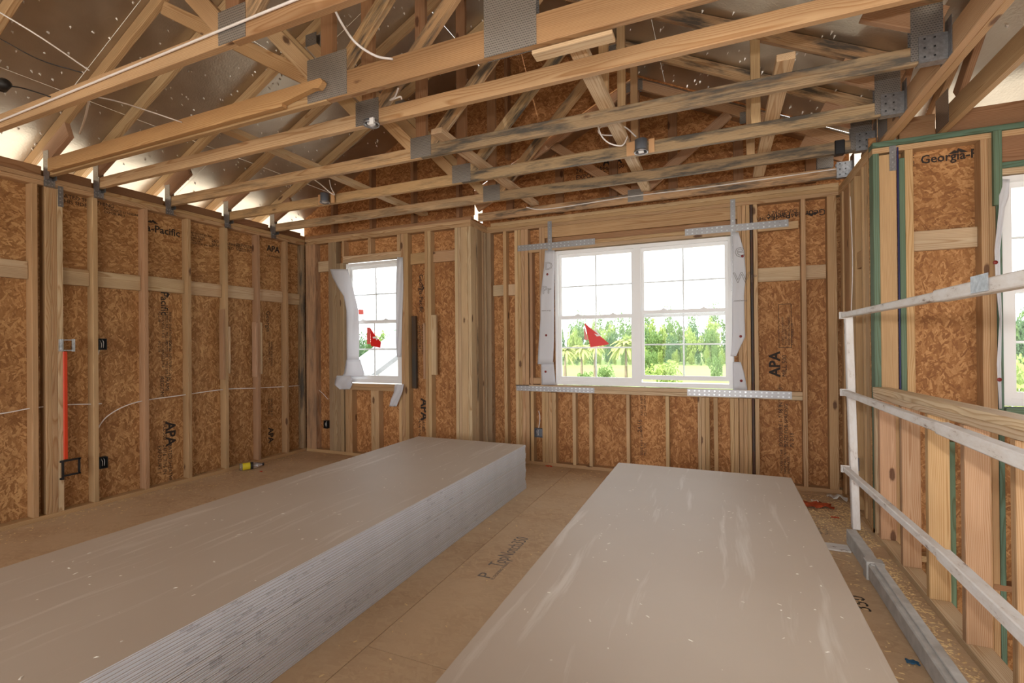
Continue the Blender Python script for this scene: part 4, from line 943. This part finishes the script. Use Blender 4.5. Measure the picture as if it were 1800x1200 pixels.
def ebox(name, x, y, z, label, m=BLACKP, w_=.058, h_=.1, face='x'):
    t = empty(name, (x, y, z), label=label, cat='outlet box')
    d = .045; g_ = .004
    if face == 'x': b = [(x - d, x, y, y + g_, z, z + h_), (x - d, x, y + w_ - g_, y + w_, z, z + h_), (x - d, x, y, y + w_, z, z + g_), (x - d, x, y, y + w_, z + h_ - g_, z + h_), (x - d, x - d + g_, y, y + w_, z, z + h_)]
    else: b = [(x, x + g_, y, y + d, z, z + h_), (x + w_ - g_, x + w_, y, y + d, z, z + h_), (x, x + w_, y, y + d, z, z + g_), (x, x + w_, y, y + d, z + h_ - g_, z + h_), (x, x + w_, y + d - g_, y + d, z, z + h_)]
    solid('box_shell', t, b, m)
    for k in range(4):
        if face == 'x': tube('wire', t, [(x - d + .006, y + .012 + k * .009, z + h_ - .01), (x - .012, y + .014 + k * .008, z + .06 + ru(-.01, .01)), (x - .02, y + .016 + k * .008, z + .02)], .0022, CABLE if k % 2 else BLACKP, 4, 5)
        else: tube('wire', t, [(x + .012 + k * .009, y + d - .006, z + h_ - .01), (x + .014 + k * .008, y + .012, z + .06), (x + .016 + k * .008, y + .02, z + .02)], .0022, CABLE if k % 2 else BLACKP, 4, 5)
    return t
ebox('switch_box', -4.993, 2.459, 1.362, 'black switch box on the stud beside the orange conduit, at shoulder height')
ebox('outlet_box', -4.993, 2.461, .318, 'black outlet box low on the stud beside the orange conduit')
p = ony(574, 745, YB); ebox('outlet_box', p.x - .062, YB + .012, .31, 'black outlet box low in the corner bay of the single window wall', face='y')
p = ony(940, 768, YR); ebox('outlet_box', p.x, YR - .002, p.z, 'grey metal outlet box with wires under the double window strap', GREYM, .10, .10, 'y')
ebox('outlet_box', 1.03 - .045, 4.50, .37, 'dark outlet box with a white sticker behind the guard rail post', BLUEP, .06, .10, 'x')
def cable(label, pts, r=.0048, m=CABLE, n=8): o = tube('cable', None, pts, r, m, n, 7); setp(o, label, 'cable'); return o
cable('thin white cable running level through the left wall studs', [(-5.045, 1.2, .86), (-5.045, 1.82, .885), (-5.045, 2.02, .905), (-5.045, 2.24, .905), (-5.045, 2.42, .89), (-5.045, 2.50, .885)])
cable('white cable drooping from the lower outlet box then rising across the left wall', [(-5.052, 2.475, .44), (-5.05, 2.468, .55), (-5.048, 2.47, .66), (-5.045, 2.56, .78), (-5.045, 2.78, .865), (-5.045, 3.2, .888), (-5.045, 3.66, .905), (-5.045, 4.05, .885), (-5.045, 4.42, .868), (-5.045, 4.70, .86)])
cable('short white cable hanging under the black switch box', [(-5.03, 2.475, 1.362), (-5.03, 2.468, 1.33), (-5.04, 2.462, 1.28)])
cable('white cable stapled along the bottom chord of the cable truss', [(-4.6, 1.512, 2.80), (-3.6, 1.512, 2.815), (-2.9, 1.512, 2.825), (-2.2, 1.511, 2.835), (-1.5, 1.512, 2.845), (-.8, 1.512, 2.84)], .006)
A = lambda u, v, y: ony(u, v, y)
cable('white cable swooping down beside the heavy truss king post', [A(583, 5, 1.75), A(600, 40, 1.8), A(625, 75, 1.85), A(660, 98, 1.95), A(690, 104, 2.04)], .006)
cable('tangle of white cable dropping behind the heavy truss to the round light', [A(700, 155, 2.3), A(694, 170, 2.35), A(686, 176, 2.38), A(703, 170, 2.40), A(706, 174, 2.42)], .005)
cable('white cable loop beside the small grey light box', [A(550, 314, 3.45), A(565, 325, 3.5), A(580, 338, 3.55), A(588, 342, 3.60), A(582, 330, 3.60), A(579, 316, 3.58)], .005)
cable('coiled white cable loop above the bright rimmed light box', [A(1051, 222, 3.3), A(1058, 240, 3.35), A(1072, 252, 3.4), A(1092, 256, 3.45), A(1100, 247, 3.5), A(1100, 238, 3.55), A(1075, 238, 3.55), A(1056, 236, 3.5), A(1052, 228, 3.45), A(1062, 222, 3.45), A(1095, 222, 3.5), A(1118, 240, 3.63)], .005)
cable('white cable sagging along the small bay truss chord', [A(925, 364, 4.82), A(945, 368, 4.85), A(980, 365, 4.866), A(1040, 356, 4.872), A(1110, 345, 4.872), A(1250, 328, 4.872), A(1470, 297, 4.872)], .005)
cable('thin black wire crossing from the foil roof to the cable truss', [A(0, 68, 1.3), A(70, 105, 1.38), A(145, 128, 1.5)], .003, BLACKP)
cable('thin white wire crossing high above the left wall', [A(0, 22, 1.3), A(75, 68, 1.4), A(157, 124, 1.54)], .004)
cable('white wire running under the foil from the cable truss', [A(160, 168, 1.62), A(220, 182, 1.8), A(320, 215, 2.06)], .004)
cable('white cable dangling at the left end of the heavy truss', [A(158, 168, 1.62), A(150, 205, 1.8), A(140, 235, 2.0)], .006)
cable('white cable hanging down the bay wall beside the guard rail post', [(.985, 4.68, 2.55), (.99, 4.66, 2.0), (.985, 4.70, 1.5), (.985, 4.66, .9), (.985, 4.60, .75), (.985, 4.58, .62), (.985, 4.55, .5)], .003)
cable('thin grey wire in the corner bay of the back wall', [A(553, 680, YB + .05), A(566, 690, YB + .05), A(577, 702, YB + .05)], .003)
cable('thin white wire above the metal outlet box of the bay wall', [A(947, 722, YR + .05), A(949, 735, YR + .05), A(947, 752, YR + .04)], .004)
# recessed lights
def can(label, x, y, z, r=.055, box=True):
    t = empty('downlight', (x, y, z), label=label, cat='recessed light')
    lathe('light_ring', t, [(r * .75, .012), (r * .8, .0), (r, -.004), (r * 1.04, .002), (r, .012), (r * .75, .012)], GALV, Matrix.Translation((x, y, z)), 24)
    lathe('light_can', t, [(0, .09 if box else .02), (r * .9, .09 if box else .02), (r * .9, .0)], GREYM, Matrix.Translation((x, y, z)), 20)
    solid('lamp_socket', t, [(x - .018, x + .018, y - .018, y + .018, z + .0, z + .03)], WHITEV)
    if box:
        hw = plain('hanger_wood', srgb(188, 144, 100), .7)
        solid('hanger_board', t, [(x - .11, x - .05, y + r * .6, y + r * .6 + .012, z, z + .10)], hw); solid('hanger_board', t, [(x + .05, x + .09, y + r * .6, y + r * .6 + .012, z, z + .1)], hw)
    return t
p = ony(648, 220, 2.38); t = can('round metal light ring under the truss centre plate', p.x, 2.405, ZP - .022, .05, False)
for q in range(2): solid('torn_tag', t, [(p.x + .03, p.x + .06, 2.35 + q * .01, 2.352 + q * .01, ZP - .05, ZP - .01)], PAPERW)
p = ony(572, 350, 3.60); can('small grey light box at the wall end of the blackened truss', p.x, 3.59, ZP - .004, .045)
p = ony(1127, 265, 3.60); can('grey light box with a bright rim beside the cable coil', p.x, 3.600, ZP - .004, .05)
t = lbox('tape_wrap', None, .80, .865, YT[5] - .008, YT[5] + S + .008, ZP - .008, ZP + .10, BLACKP, bev=.006); setp(t, 'black tape wrapped round the end of the stained truss', 'tape')
p = ony(6, 150, 1.45); o = lathe('black_lamp_holder', None, [(0, -.03), (.028, -.03), (.03, .03), (.012, .04), (0, .04)], BLACKP, Matrix.Translation(p) @ Matrix.Rotation(math.radians(70), 4, 'Y')); setp(o, 'black lamp holder hanging on a wire in front of the cable truss', 'lamp holder')
o = tube('hanging_wire', None, [p, ony(40, 155, 1.5), ony(88, 170, 1.515)], .004, BLACKP); setp(o, 'black wire leading from the lamp holder to the cable truss', 'cable')

# ================================================================== FLOOR ODDS AND ENDS
# bottle
A0, A1 = Vector((-4.90, 3.72, .042)), Vector((-4.77, 3.93, .042)); ax = (A1 - A0).normalized(); Ln = (A1 - A0).length
M = axes(A0, ax.cross(Z).normalized(), Z.cross(ax.cross(Z)).normalized()); zx = ax
s_ = ax.orthogonal().normalized(); M = Matrix(((s_.x, ax.cross(s_).x, ax.x, A0.x), (s_.y, ax.cross(s_).y, ax.y, A0.y), (s_.z, ax.cross(s_).z, ax.z, A0.z), (0, 0, 0, 1)))
t = empty('drink_bottle', A0 - Vector((0, 0, .042)), label='clear plastic bottle with yellow label lying against the left wall', cat='bottle')
lathe('bottle_body', t, [(0, 0), (.034, 0), (.038, .01), (.038, .06), (.036, .14), (.03, .18), (.014, .22), (.013, .235)], CLEAR, M)
lathe('bottle_label', t, [(.0385, .03), (.0392, .032), (.0392, .125), (.0385, .127)], YELLOW, M); lathe('label_band', t, [(.0393, .105), (.0397, .107), (.0397, .132), (.0393, .134)], BLACKP, M)
lathe('cap', t, [(.0145, .225), (.0155, .227), (.0155, .246), (0, .246)], BLACKP, M)
def scrap(name, label, cat, u, v, w_, d_, m, h=.02, z=.002, rot=0):
    c = onz(u, v, 0); V = []; n = 6
    for i in range(n + 1):
        for j in range(n + 1):
            V.append(((i / n - .5) * w_ * (1 + .15 * math.sin(j * 2.1)), (j / n - .5) * d_ * (1 + .15 * math.sin(i * 1.7)), z + h * (.5 + .5 * math.sin(i * 1.9 + j * 1.2) * math.cos(j * .9)) * (1 - .5 * abs(i / n - .5))))
    Fc = [[i * (n + 1) + j, (i + 1) * (n + 1) + j, (i + 1) * (n + 1) + j + 1, i * (n + 1) + j + 1] for i in range(n) for j in range(n)]
    me = bpy.data.meshes.new(name); me.from_pydata(V, [], Fc); me.materials.append(m)
    for p_ in me.polygons: p_.use_smooth = True
    o = link(name, me, None, Matrix.Translation((c.x, c.y, 0)) @ Matrix.Rotation(rot, 4, 'Z')); md = o.modifiers.new('thick', 'SOLIDIFY'); md.thickness = .002; md.offset = 1
    setp(o, label, cat); return o
ob = scrap('plastic_bag', 'crumpled orange bag on the floor behind the drywall stack', 'bag', 1437, 890, .20, .14, ORBAG, .035, rot=.2)
text('printed_mark', ob, 'M', .08, Vector(ob.location) + Vector((-.05, -.02, .045)), X, Y, INKW)
scrap('paper_scrap', 'curled white paper scrap on the floor by the bay wall', 'paper', 1472, 878, .14, .07, PAPERW, .05, rot=-.3)
scrap('blue_scrap', 'small blue plastic scrap beside the grey toe board', 'scrap', 1604, 1166, .045, .03, BLUESC, .01)
scrap('orange_scrap', 'small orange scrap on the floor under the double window', 'scrap', 965, 820, .07, .03, ORANGE, .012)
scrap('orange_scrap', 'tiny orange scrap on the sawdust near the guard rail', 'scrap', 1468, 910, .05, .02, ORANGE, .006)
scrap('orange_scrap', 'tiny red tape scrap on the floor near the bottle', 'scrap', 459, 829, .03, .02, ORANGE, .006)
c = onz(1470, 982, 0); o = beam('wood_shim', None, c + Vector((-.08, .05, .006)), c + Vector((.07, -.04, .006)), Z.cross(Vector((.15, -.09, 0))), .014, .008, None, PALE, .001); setp(o, 'pale wood shim lying by the guard rail foot', 'wood scrap')
# sawdust and chips: nobody could count them
def chips(name, label, spots, z, smin, smax, m):
    V = []; Fc = []
    for (x, y) in spots:
        s = ru(smin, smax); a = ru(0, 6.28); l = s * ru(1, 3); b = len(V); h = s * .5
        ca, sa = math.cos(a), math.sin(a)
        for dx, dy, dz in ((-l, -s, 0), (l, -s * .6, 0), (l * .7, s, 0), (-l * .8, s * .7, 0), (0, 0, h)): V.append((x + dx * ca - dy * sa, y + dx * sa + dy * ca, z + dz))
        Fc += [[b, b + 1, b + 4], [b + 1, b + 2, b + 4], [b + 2, b + 3, b + 4], [b + 3, b, b + 4], [b + 3, b + 2, b + 1, b]]
    me = bpy.data.meshes.new(name); me.from_pydata(V, [], Fc); me.materials.append(m); o = link(name, me); setp(o, label, name.replace('_', ' '), kind='stuff'); return o
CHIP = plain('chip_wood', srgb(222, 192, 140), .8); GYP = plain('chip_gypsum', srgb(228, 222, 210), .8)
sp = [(ru(.62, .97), ru(1.2, 5.05)) for _ in range(420)] + [(random.gauss(.92, .04), ru(1.5, 4.9)) for _ in range(1100)] + [(random.gauss(.8, .12), random.gauss(4.5, .3)) for _ in range(700)] + [(ru(-4.95, -4.55), ru(.5, 4.7)) for _ in range(260)] + [(ru(-4.99, -4.9), ru(1.5, 4.7)) for _ in range(200)] + [(ru(-1.68, -.8), ru(1.2, 5.0)) for _ in range(130)] + [(ru(-2.5, .9), ru(4.9, 5.15)) for _ in range(150)]
sp = [q for q in sp if not (.755 < q[0] < .86 and q[1] < 3.97) and -4.995 < q[0] < .985 and q[1] < 5.16 and not (q[1] > 3.75 and q[1] < 3.9 and q[0] > .58)]
chips('sawdust', 'scattered sawdust and wood chips on the subfloor', sp, .0003, .002, .006, CHIP)
chips('gypsum_crumbs', 'pale gypsum crumbs on top of the stack with the ribbed white side', [(ru(-2.9, -1.75), ru(.7, 4.2)) for _ in range(130)], NSH * PIT_ + .0004, .0015, .0045, GYP)
chips('gypsum_crumbs', 'pale gypsum crumbs on top of the stack by the guard rail', [(ru(-.72, .42), ru(.6, 3.8)) for _ in range(150)], NSH * PIT_ + .0004, .0012, .004, GYP)
# a drift of yellow sawdust near the guard rail foot
NAILM = plain('bright_nail', srgb(236, 232, 226), .35, .3)
# roof nail tips coming through the foil
def nails(root, fn, n, xr0, xr1, yr0, yr1, nrm):
    V = []; Fc = []; nrm = Vector(nrm).normalized(); t1 = nrm.orthogonal().normalized(); t2 = nrm.cross(t1)
    for _ in range(n):
        x, y = ru(xr0, xr1), ru(yr0, yr1); p = Vector((x, y, fn(x, y))); b = len(V); r = ru(.005, .010); h = ru(.012, .028)
        for k in range(4): a = k * math.pi / 2 + ru(0, .5); V.append(p + (t1 * math.cos(a) + t2 * math.sin(a)) * r)
        V.append(p - nrm * h + t1 * ru(-.006, .006)); Fc += [[b + k, b + (k + 1) % 4, b + 4] for k in range(4)]
    me = bpy.data.meshes.new('nail_tips'); me.from_pydata([tuple(v) for v in V], [], Fc); me.materials.append(NAILM); o = link('nail_tips', me, root); o['kind'] = 'stuff'
nails(rl, lambda x, y: zl(x), 700, -5.2, -2., .5, 4.8, (-.5, 0, 1)); nails(rr_, lambda x, y: zr_(x), 600, -1.9, 1., .5, 4.8, (.5, 0, 1)); nails(rs, lambda x, y: zs(y), 250, 1.1, 3.2, .5, 4.6, (0, .5, 1))

# ================================================================== OUTDOORS
ground = struct('ground', (0, 60, -3.1))
def gquad(name, x0, x1, y0, y1, z, m, parent):
    me = bpy.data.meshes.new(name); me.from_pydata([(x0, y0, z), (x1, y0, z), (x1, y1, z), (x0, y1, z)], [], [[0, 1, 2, 3]]); me.materials.append(m); return link(name, me, parent)
gquad('lawn', -400, 400, -60, 500, -3.12, GRASS, ground)
gquad('yard', -60, 60, -40, 38, -3.10, PAVE, ground); gquad('road', 16, 120, 38, 62, -3.10, PAVE, ground)
def crown_mesh(m, n, seed, tall=1., airy=1.):
    R = random.Random(seed); V = []; Fc = []
    blobs = [(Vector((R.gauss(0, .32), R.gauss(0, .32), R.uniform(.0, 1.0) * tall)), R.uniform(.22, .42)) for _ in range(14)]
    for _ in range(n):
        c, r = R.choice(blobs); d = Vector((R.gauss(0, 1), R.gauss(0, 1), R.gauss(0, 1))).normalized() * r * R.uniform(.75, 1.1) * airy; p = c + d
        s = R.uniform(.03, .07); a = Vector((R.gauss(0, 1), R.gauss(0, 1), R.gauss(0, 1))).normalized(); q = a.orthogonal().normalized(); b = len(V)
        w2 = a.cross(q)
        V += [p + q * s, p + w2 * s * .7, p - q * s, p - w2 * s * .7]; Fc.append([b, b + 1, b + 2, b + 3])
    me = bpy.data.meshes.new('crown'); me.from_pydata([tuple(v) for v in V], [], Fc); me.materials.append(m); return me
CR = [crown_mesh(LEAF[0], 2200, 1), crown_mesh(LEAF[1], 2200, 2, 1.3), crown_mesh(LEAF[2], 2200, 3), crown_mesh(LEAF[0], 1500, 4, 1.7, 1.25), crown_mesh(LEAF[1], 2200, 5)]
TRUNK = None
def trunkmesh():
    bm = bmesh.new(); bmesh.ops.create_cone(bm, cap_ends=True, segments=8, radius1=.04, radius2=.015, depth=1.); bmesh.ops.translate(bm, vec=(0, 0, .5), verts=bm.verts)
    me = bpy.data.meshes.new('trunk'); bm.to_mesh(me); bm.free(); me.materials.append(BARK); return me
TRUNK = trunkmesh()
def tree(u, d, ztop, wid, var, label, group, name='tree', base=-3.12, trunk=.25):
    dr = ray(u, 600); dr = Vector((dr.x, dr.y, 0)).normalized(); x, y = dr.x * d, dr.y * d; h = ztop - base
    t = empty(name, (x, y, base), label=label, cat='tree' if name == 'tree' else 'bush', group=group)
    tall = [1.25, 1.55, 1.25, 1.95, 1.25][var]
    link('crown', CR[var], t, Matrix.Translation((x, y, base + h * trunk)) @ Matrix.Rotation(ru(0, 6.28), 4, 'Z') @ Matrix.Diagonal((wid / 1.1, wid / 1.1, h * (1 - trunk) / tall, 1)))
    if trunk: link('trunk', TRUNK, t, Matrix.Translation((x, y, base)) @ Matrix.Diagonal((h * .5, h * .5, h * .6, 1)))
    return t
gl = 'woodland trees beyond the lawn'
for row, (d, n) in enumerate(((104, 20), (113, 22), (122, 20))):
    for i in range(n):
        u = 840 + (i + .5 * (row % 2)) * 680 / n + ru(-2, 2)
        tree(u, d + ru(-1, 1), ru(3.4, 4.6) + row * 1.5, ru(2.3, 2.7), (i + row) % 3, 'tree in the woodland edge beyond the lawn', gl, trunk=.03)
for i in range(15):
    u = 860 + i * 40 + ru(-5, 5); tree(u, 134 + 8 * (i % 2), ru(9.5, 11.5), ru(2.3, 2.8), 3, 'tall thin crowned tree rising behind the woodland edge', 'tall trees behind the woodland edge', trunk=.3)
for row in range(2):
    for i in range(6):
        u = 602 + (i + .5 * row) * 20; tree(u, 76 + row * 9, ru(1.8, 3.0) + row * 1.2, ru(1.5, 1.8), (0, 2, 4)[(i + row) % 3], 'tree behind the neighbouring house seen through the single window', 'trees seen through the single window', trunk=.03)
for row in range(2):
    for i in range(6):
        u = 1742 + (i + .5 * row) * 22; tree(u, 88 + 9 * row, ru(3.6, 4.4) + row, ru(2., 2.3), (4, 0, 1)[(i + row) % 3], 'dark tree in the line seen through the stair window', 'trees seen through the stair window', trunk=.03)
for i in range(40):
    u = 880 + i * 13.4; tree(u, 97 + 1.5 * (i % 2), ru(-.6, .9), ru(.68, .76), (0, 2, 1, 2)[i % 4], 'low shrub along the foot of the woodland edge', 'shrubs at the woodland edge', 'bush', trunk=.02)
tree(1792, 30, .55, 1.5, 2, 'bright green bush standing near the stair window', None, 'bush', trunk=.05)
for u, d, zt, wd, lab in ((1066, 50, -1.0, 1.3, 'round bush on the lawn between palm trunks'), (1030, 48.5, -1.5, 1.0, 'low bush beside the round bush on the lawn'), (1172, 48, -.4, 2.0, 'pale leafy bush on the lawn seen in the opened sash'), (1258, 60, -.2, 1.1, 'slender young tree on the lawn by the trimmed edge of the double window'), (1140, 68, .3, 1.4, 'leafy bush on the lawn beside the window mullion')):
    tree(u, d, zt, wd, 2 if 'pale' in lab else 0, lab, None, 'bush', trunk=.04)
def palm_mesh():
    R = random.Random(5); V = []; Fc = []
    for k in range(46):
        a = R.uniform(0, 6.28); e = R.uniform(-.35, 1.2); L = R.uniform(.75, 1.05); pr = None; w_ = .11
        for i in range(6):
            s = i / 5; r = L * s * math.cos(e * (1 - .4 * s)); z = L * s * math.sin(e) - .75 * s * s * L
            c = Vector((math.cos(a) * r, math.sin(a) * r, z)); q = Vector((-math.sin(a), math.cos(a), 0)) * w_ * math.sin(.25 + 2.7 * s)
            b = len(V); V += [c - q, c + Vector((0, 0, .03)), c + q]
            if pr is not None: Fc += [[pr, pr + 1, b + 1, b], [pr + 1, pr + 2, b + 2, b + 1]]
            pr = b
    me = bpy.data.meshes.new('fronds'); me.from_pydata([tuple(v) for v in V], [], Fc); me.materials.append(PALM); return me
PM = palm_mesh()
for u, d, h, s in ((993, 51, 3.6, 1.4), (1022, 57, 3.7, 1.7), (1045, 64, 3.9, 1.5), (1100, 54, 4.2, 2.0)):
    dr = ray(u, 600); dr = Vector((dr.x, dr.y, 0)).normalized(); x, y = dr.x * d, dr.y * d
    t = empty('palm_tree', (x, y, -3.12), label='palm tree with drooping yellow green fronds on the lawn', cat='palm tree', group='palm trees on the lawn')
    link('trunk', TRUNK, t, Matrix.Translation((x, y, -3.12)) @ Matrix.Diagonal((5, 5, h, 1))); link('fronds', PM, t, Matrix.Translation((x, y, -3.12 + h)) @ Matrix.Rotation(ru(0, 6), 4, 'Z') @ Matrix.Scale(s, 4))
# iron fence along the near edge of the lawn
t = empty('iron_fence', (-4, 45, -3.12), label='low dark iron fence along the near lawn edge', cat='fence'); FM = plain('fence_iron', srgb(90, 94, 92), .6)
pa, pb = ray(975, 600), ray(1110, 600); pa = Vector((pa.x, pa.y, 0)).normalized() * 45; pb = Vector((pb.x, pb.y, 0)).normalized() * 45
for zz_ in (-2.0, -2.9): beam('rail', t, (pa.x, pa.y, zz_), (pb.x, pb.y, zz_), Z, .05, .04, FM)
for k in range(46):
    q = pa.lerp(pb, k / 45); beam('picket', t, (q.x, q.y, -3.12), (q.x, q.y, -1.9), X, .03, .03, FM, bev=0)
# neighbouring house seen through the single window
def nb(u, d): dr = ray(u, 600); dr = Vector((dr.x, dr.y, 0)).normalized(); return dr * d
t = empty('neighbour_house', nb(690, 30) + Vector((0, 0, -3.12)), label='white neighbouring house with grey gable roof seen through the single window', cat='house')
h0, h1 = nb(667, 24), nb(715, 24.3); hd = (h1 - h0).normalized(); hn = Vector((-hd.y, hd.x, 0))
w0 = h0; w1 = h0 + hd * 9
def prism(name, parent, base, top, m):
    n = len(base); me = bpy.data.meshes.new(name); c = sum(base + top, Vector()) / (2 * n)
    me.from_pydata([tuple(p - c) for p in base + top], [], [list(range(n))[::-1], [n + i for i in range(n)]] + [[i, (i + 1) % n, n + (i + 1) % n, n + i] for i in range(n)]); me.materials.append(m)
    return link(name, me, parent, Matrix.Translation(c))
zz = lambda p, z: Vector((p.x, p.y, z))
prism('walls', t, [zz(w0, -3.12), zz(w1, -3.12), zz(w1 + hn * 8, -3.12), zz(w0 + hn * 8, -3.12)], [zz(w0, .0), zz(w1, .0), zz(w1 + hn * 8, .0), zz(w0 + hn * 8, .0)], HOUSEW)
rm0 = w0 + hd * 4.5
prism('gable_wall', t, [zz(w0, .0), zz(w1, .0), zz(rm0, 3.3)], [zz(w0 + hn * .15, .0), zz(w1 + hn * .15, .0), zz(rm0 + hn * .15, 3.3)], HOUSEW)
ov = hd * .5
prism('roof_slope', t, [zz(w0 - ov - hn * .4, -.30), zz(rm0 - hn * .4, 3.35), zz(rm0 - hn * .4, 3.6), zz(w0 - ov - hn * .4, -.05)], [zz(w0 - ov + hn * 8, -.30), zz(rm0 + hn * 8, 3.35), zz(rm0 + hn * 8, 3.6), zz(w0 - ov + hn * 8, -.05)], ROOFG)
prism('roof_slope', t, [zz(w1 + ov - hn * .4, -.30), zz(rm0 - hn * .4, 3.35), zz(rm0 - hn * .4, 3.6), zz(w1 + ov - hn * .4, -.05)], [zz(w1 + ov + hn * 8, -.30), zz(rm0 + hn * 8, 3.35), zz(rm0 + hn * 8, 3.6), zz(w1 + ov + hn * 8, -.05)], ROOFG)
t = empty('neighbour_garage', nb(640, 36) + Vector((0, 0, -3.12)), label='low white neighbouring building with one dark window strip', cat='house')
g0 = nb(618, 42); gd = (nb(668, 42) - g0).normalized(); gn = Vector((-gd.y, gd.x, 0)); g1 = g0 + gd * 4
prism('walls', t, [zz(g0, -3.12), zz(g1, -3.12), zz(g1 + gn * 5, -3.12), zz(g0 + gn * 5, -3.12)], [zz(g0, -1.0), zz(g1, -1.0), zz(g1 + gn * 5, -1.0), zz(g0 + gn * 5, -1.0)], HOUSEW)
prism('flat_roof', t, [zz(g0 - gd * .2 - gn * .2, -1.0), zz(g1 + gd * .2 - gn * .2, -1.0), zz(g1 + gd * .2 + gn * 5, -1.0), zz(g0 - gd * .2 + gn * 5, -1.0)], [zz(g0 - gd * .2 - gn * .2, -.88), zz(g1 + gd * .2 - gn * .2, -.88), zz(g1 + gd * .2 + gn * 5, -.88), zz(g0 - gd * .2 + gn * 5, -.88)], HOUSEW)
a0 = g0 + gd * .7 - gn * .02; a1 = g0 + gd * 2.4 - gn * .02
prism('window', t, [zz(a0, -1.9), zz(a1, -1.9), zz(a1 + gn * .04, -1.9), zz(a0 + gn * .04, -1.9)], [zz(a0, -1.35), zz(a1, -1.35), zz(a1 + gn * .04, -1.35), zz(a0 + gn * .04, -1.35)], DARKWIN)
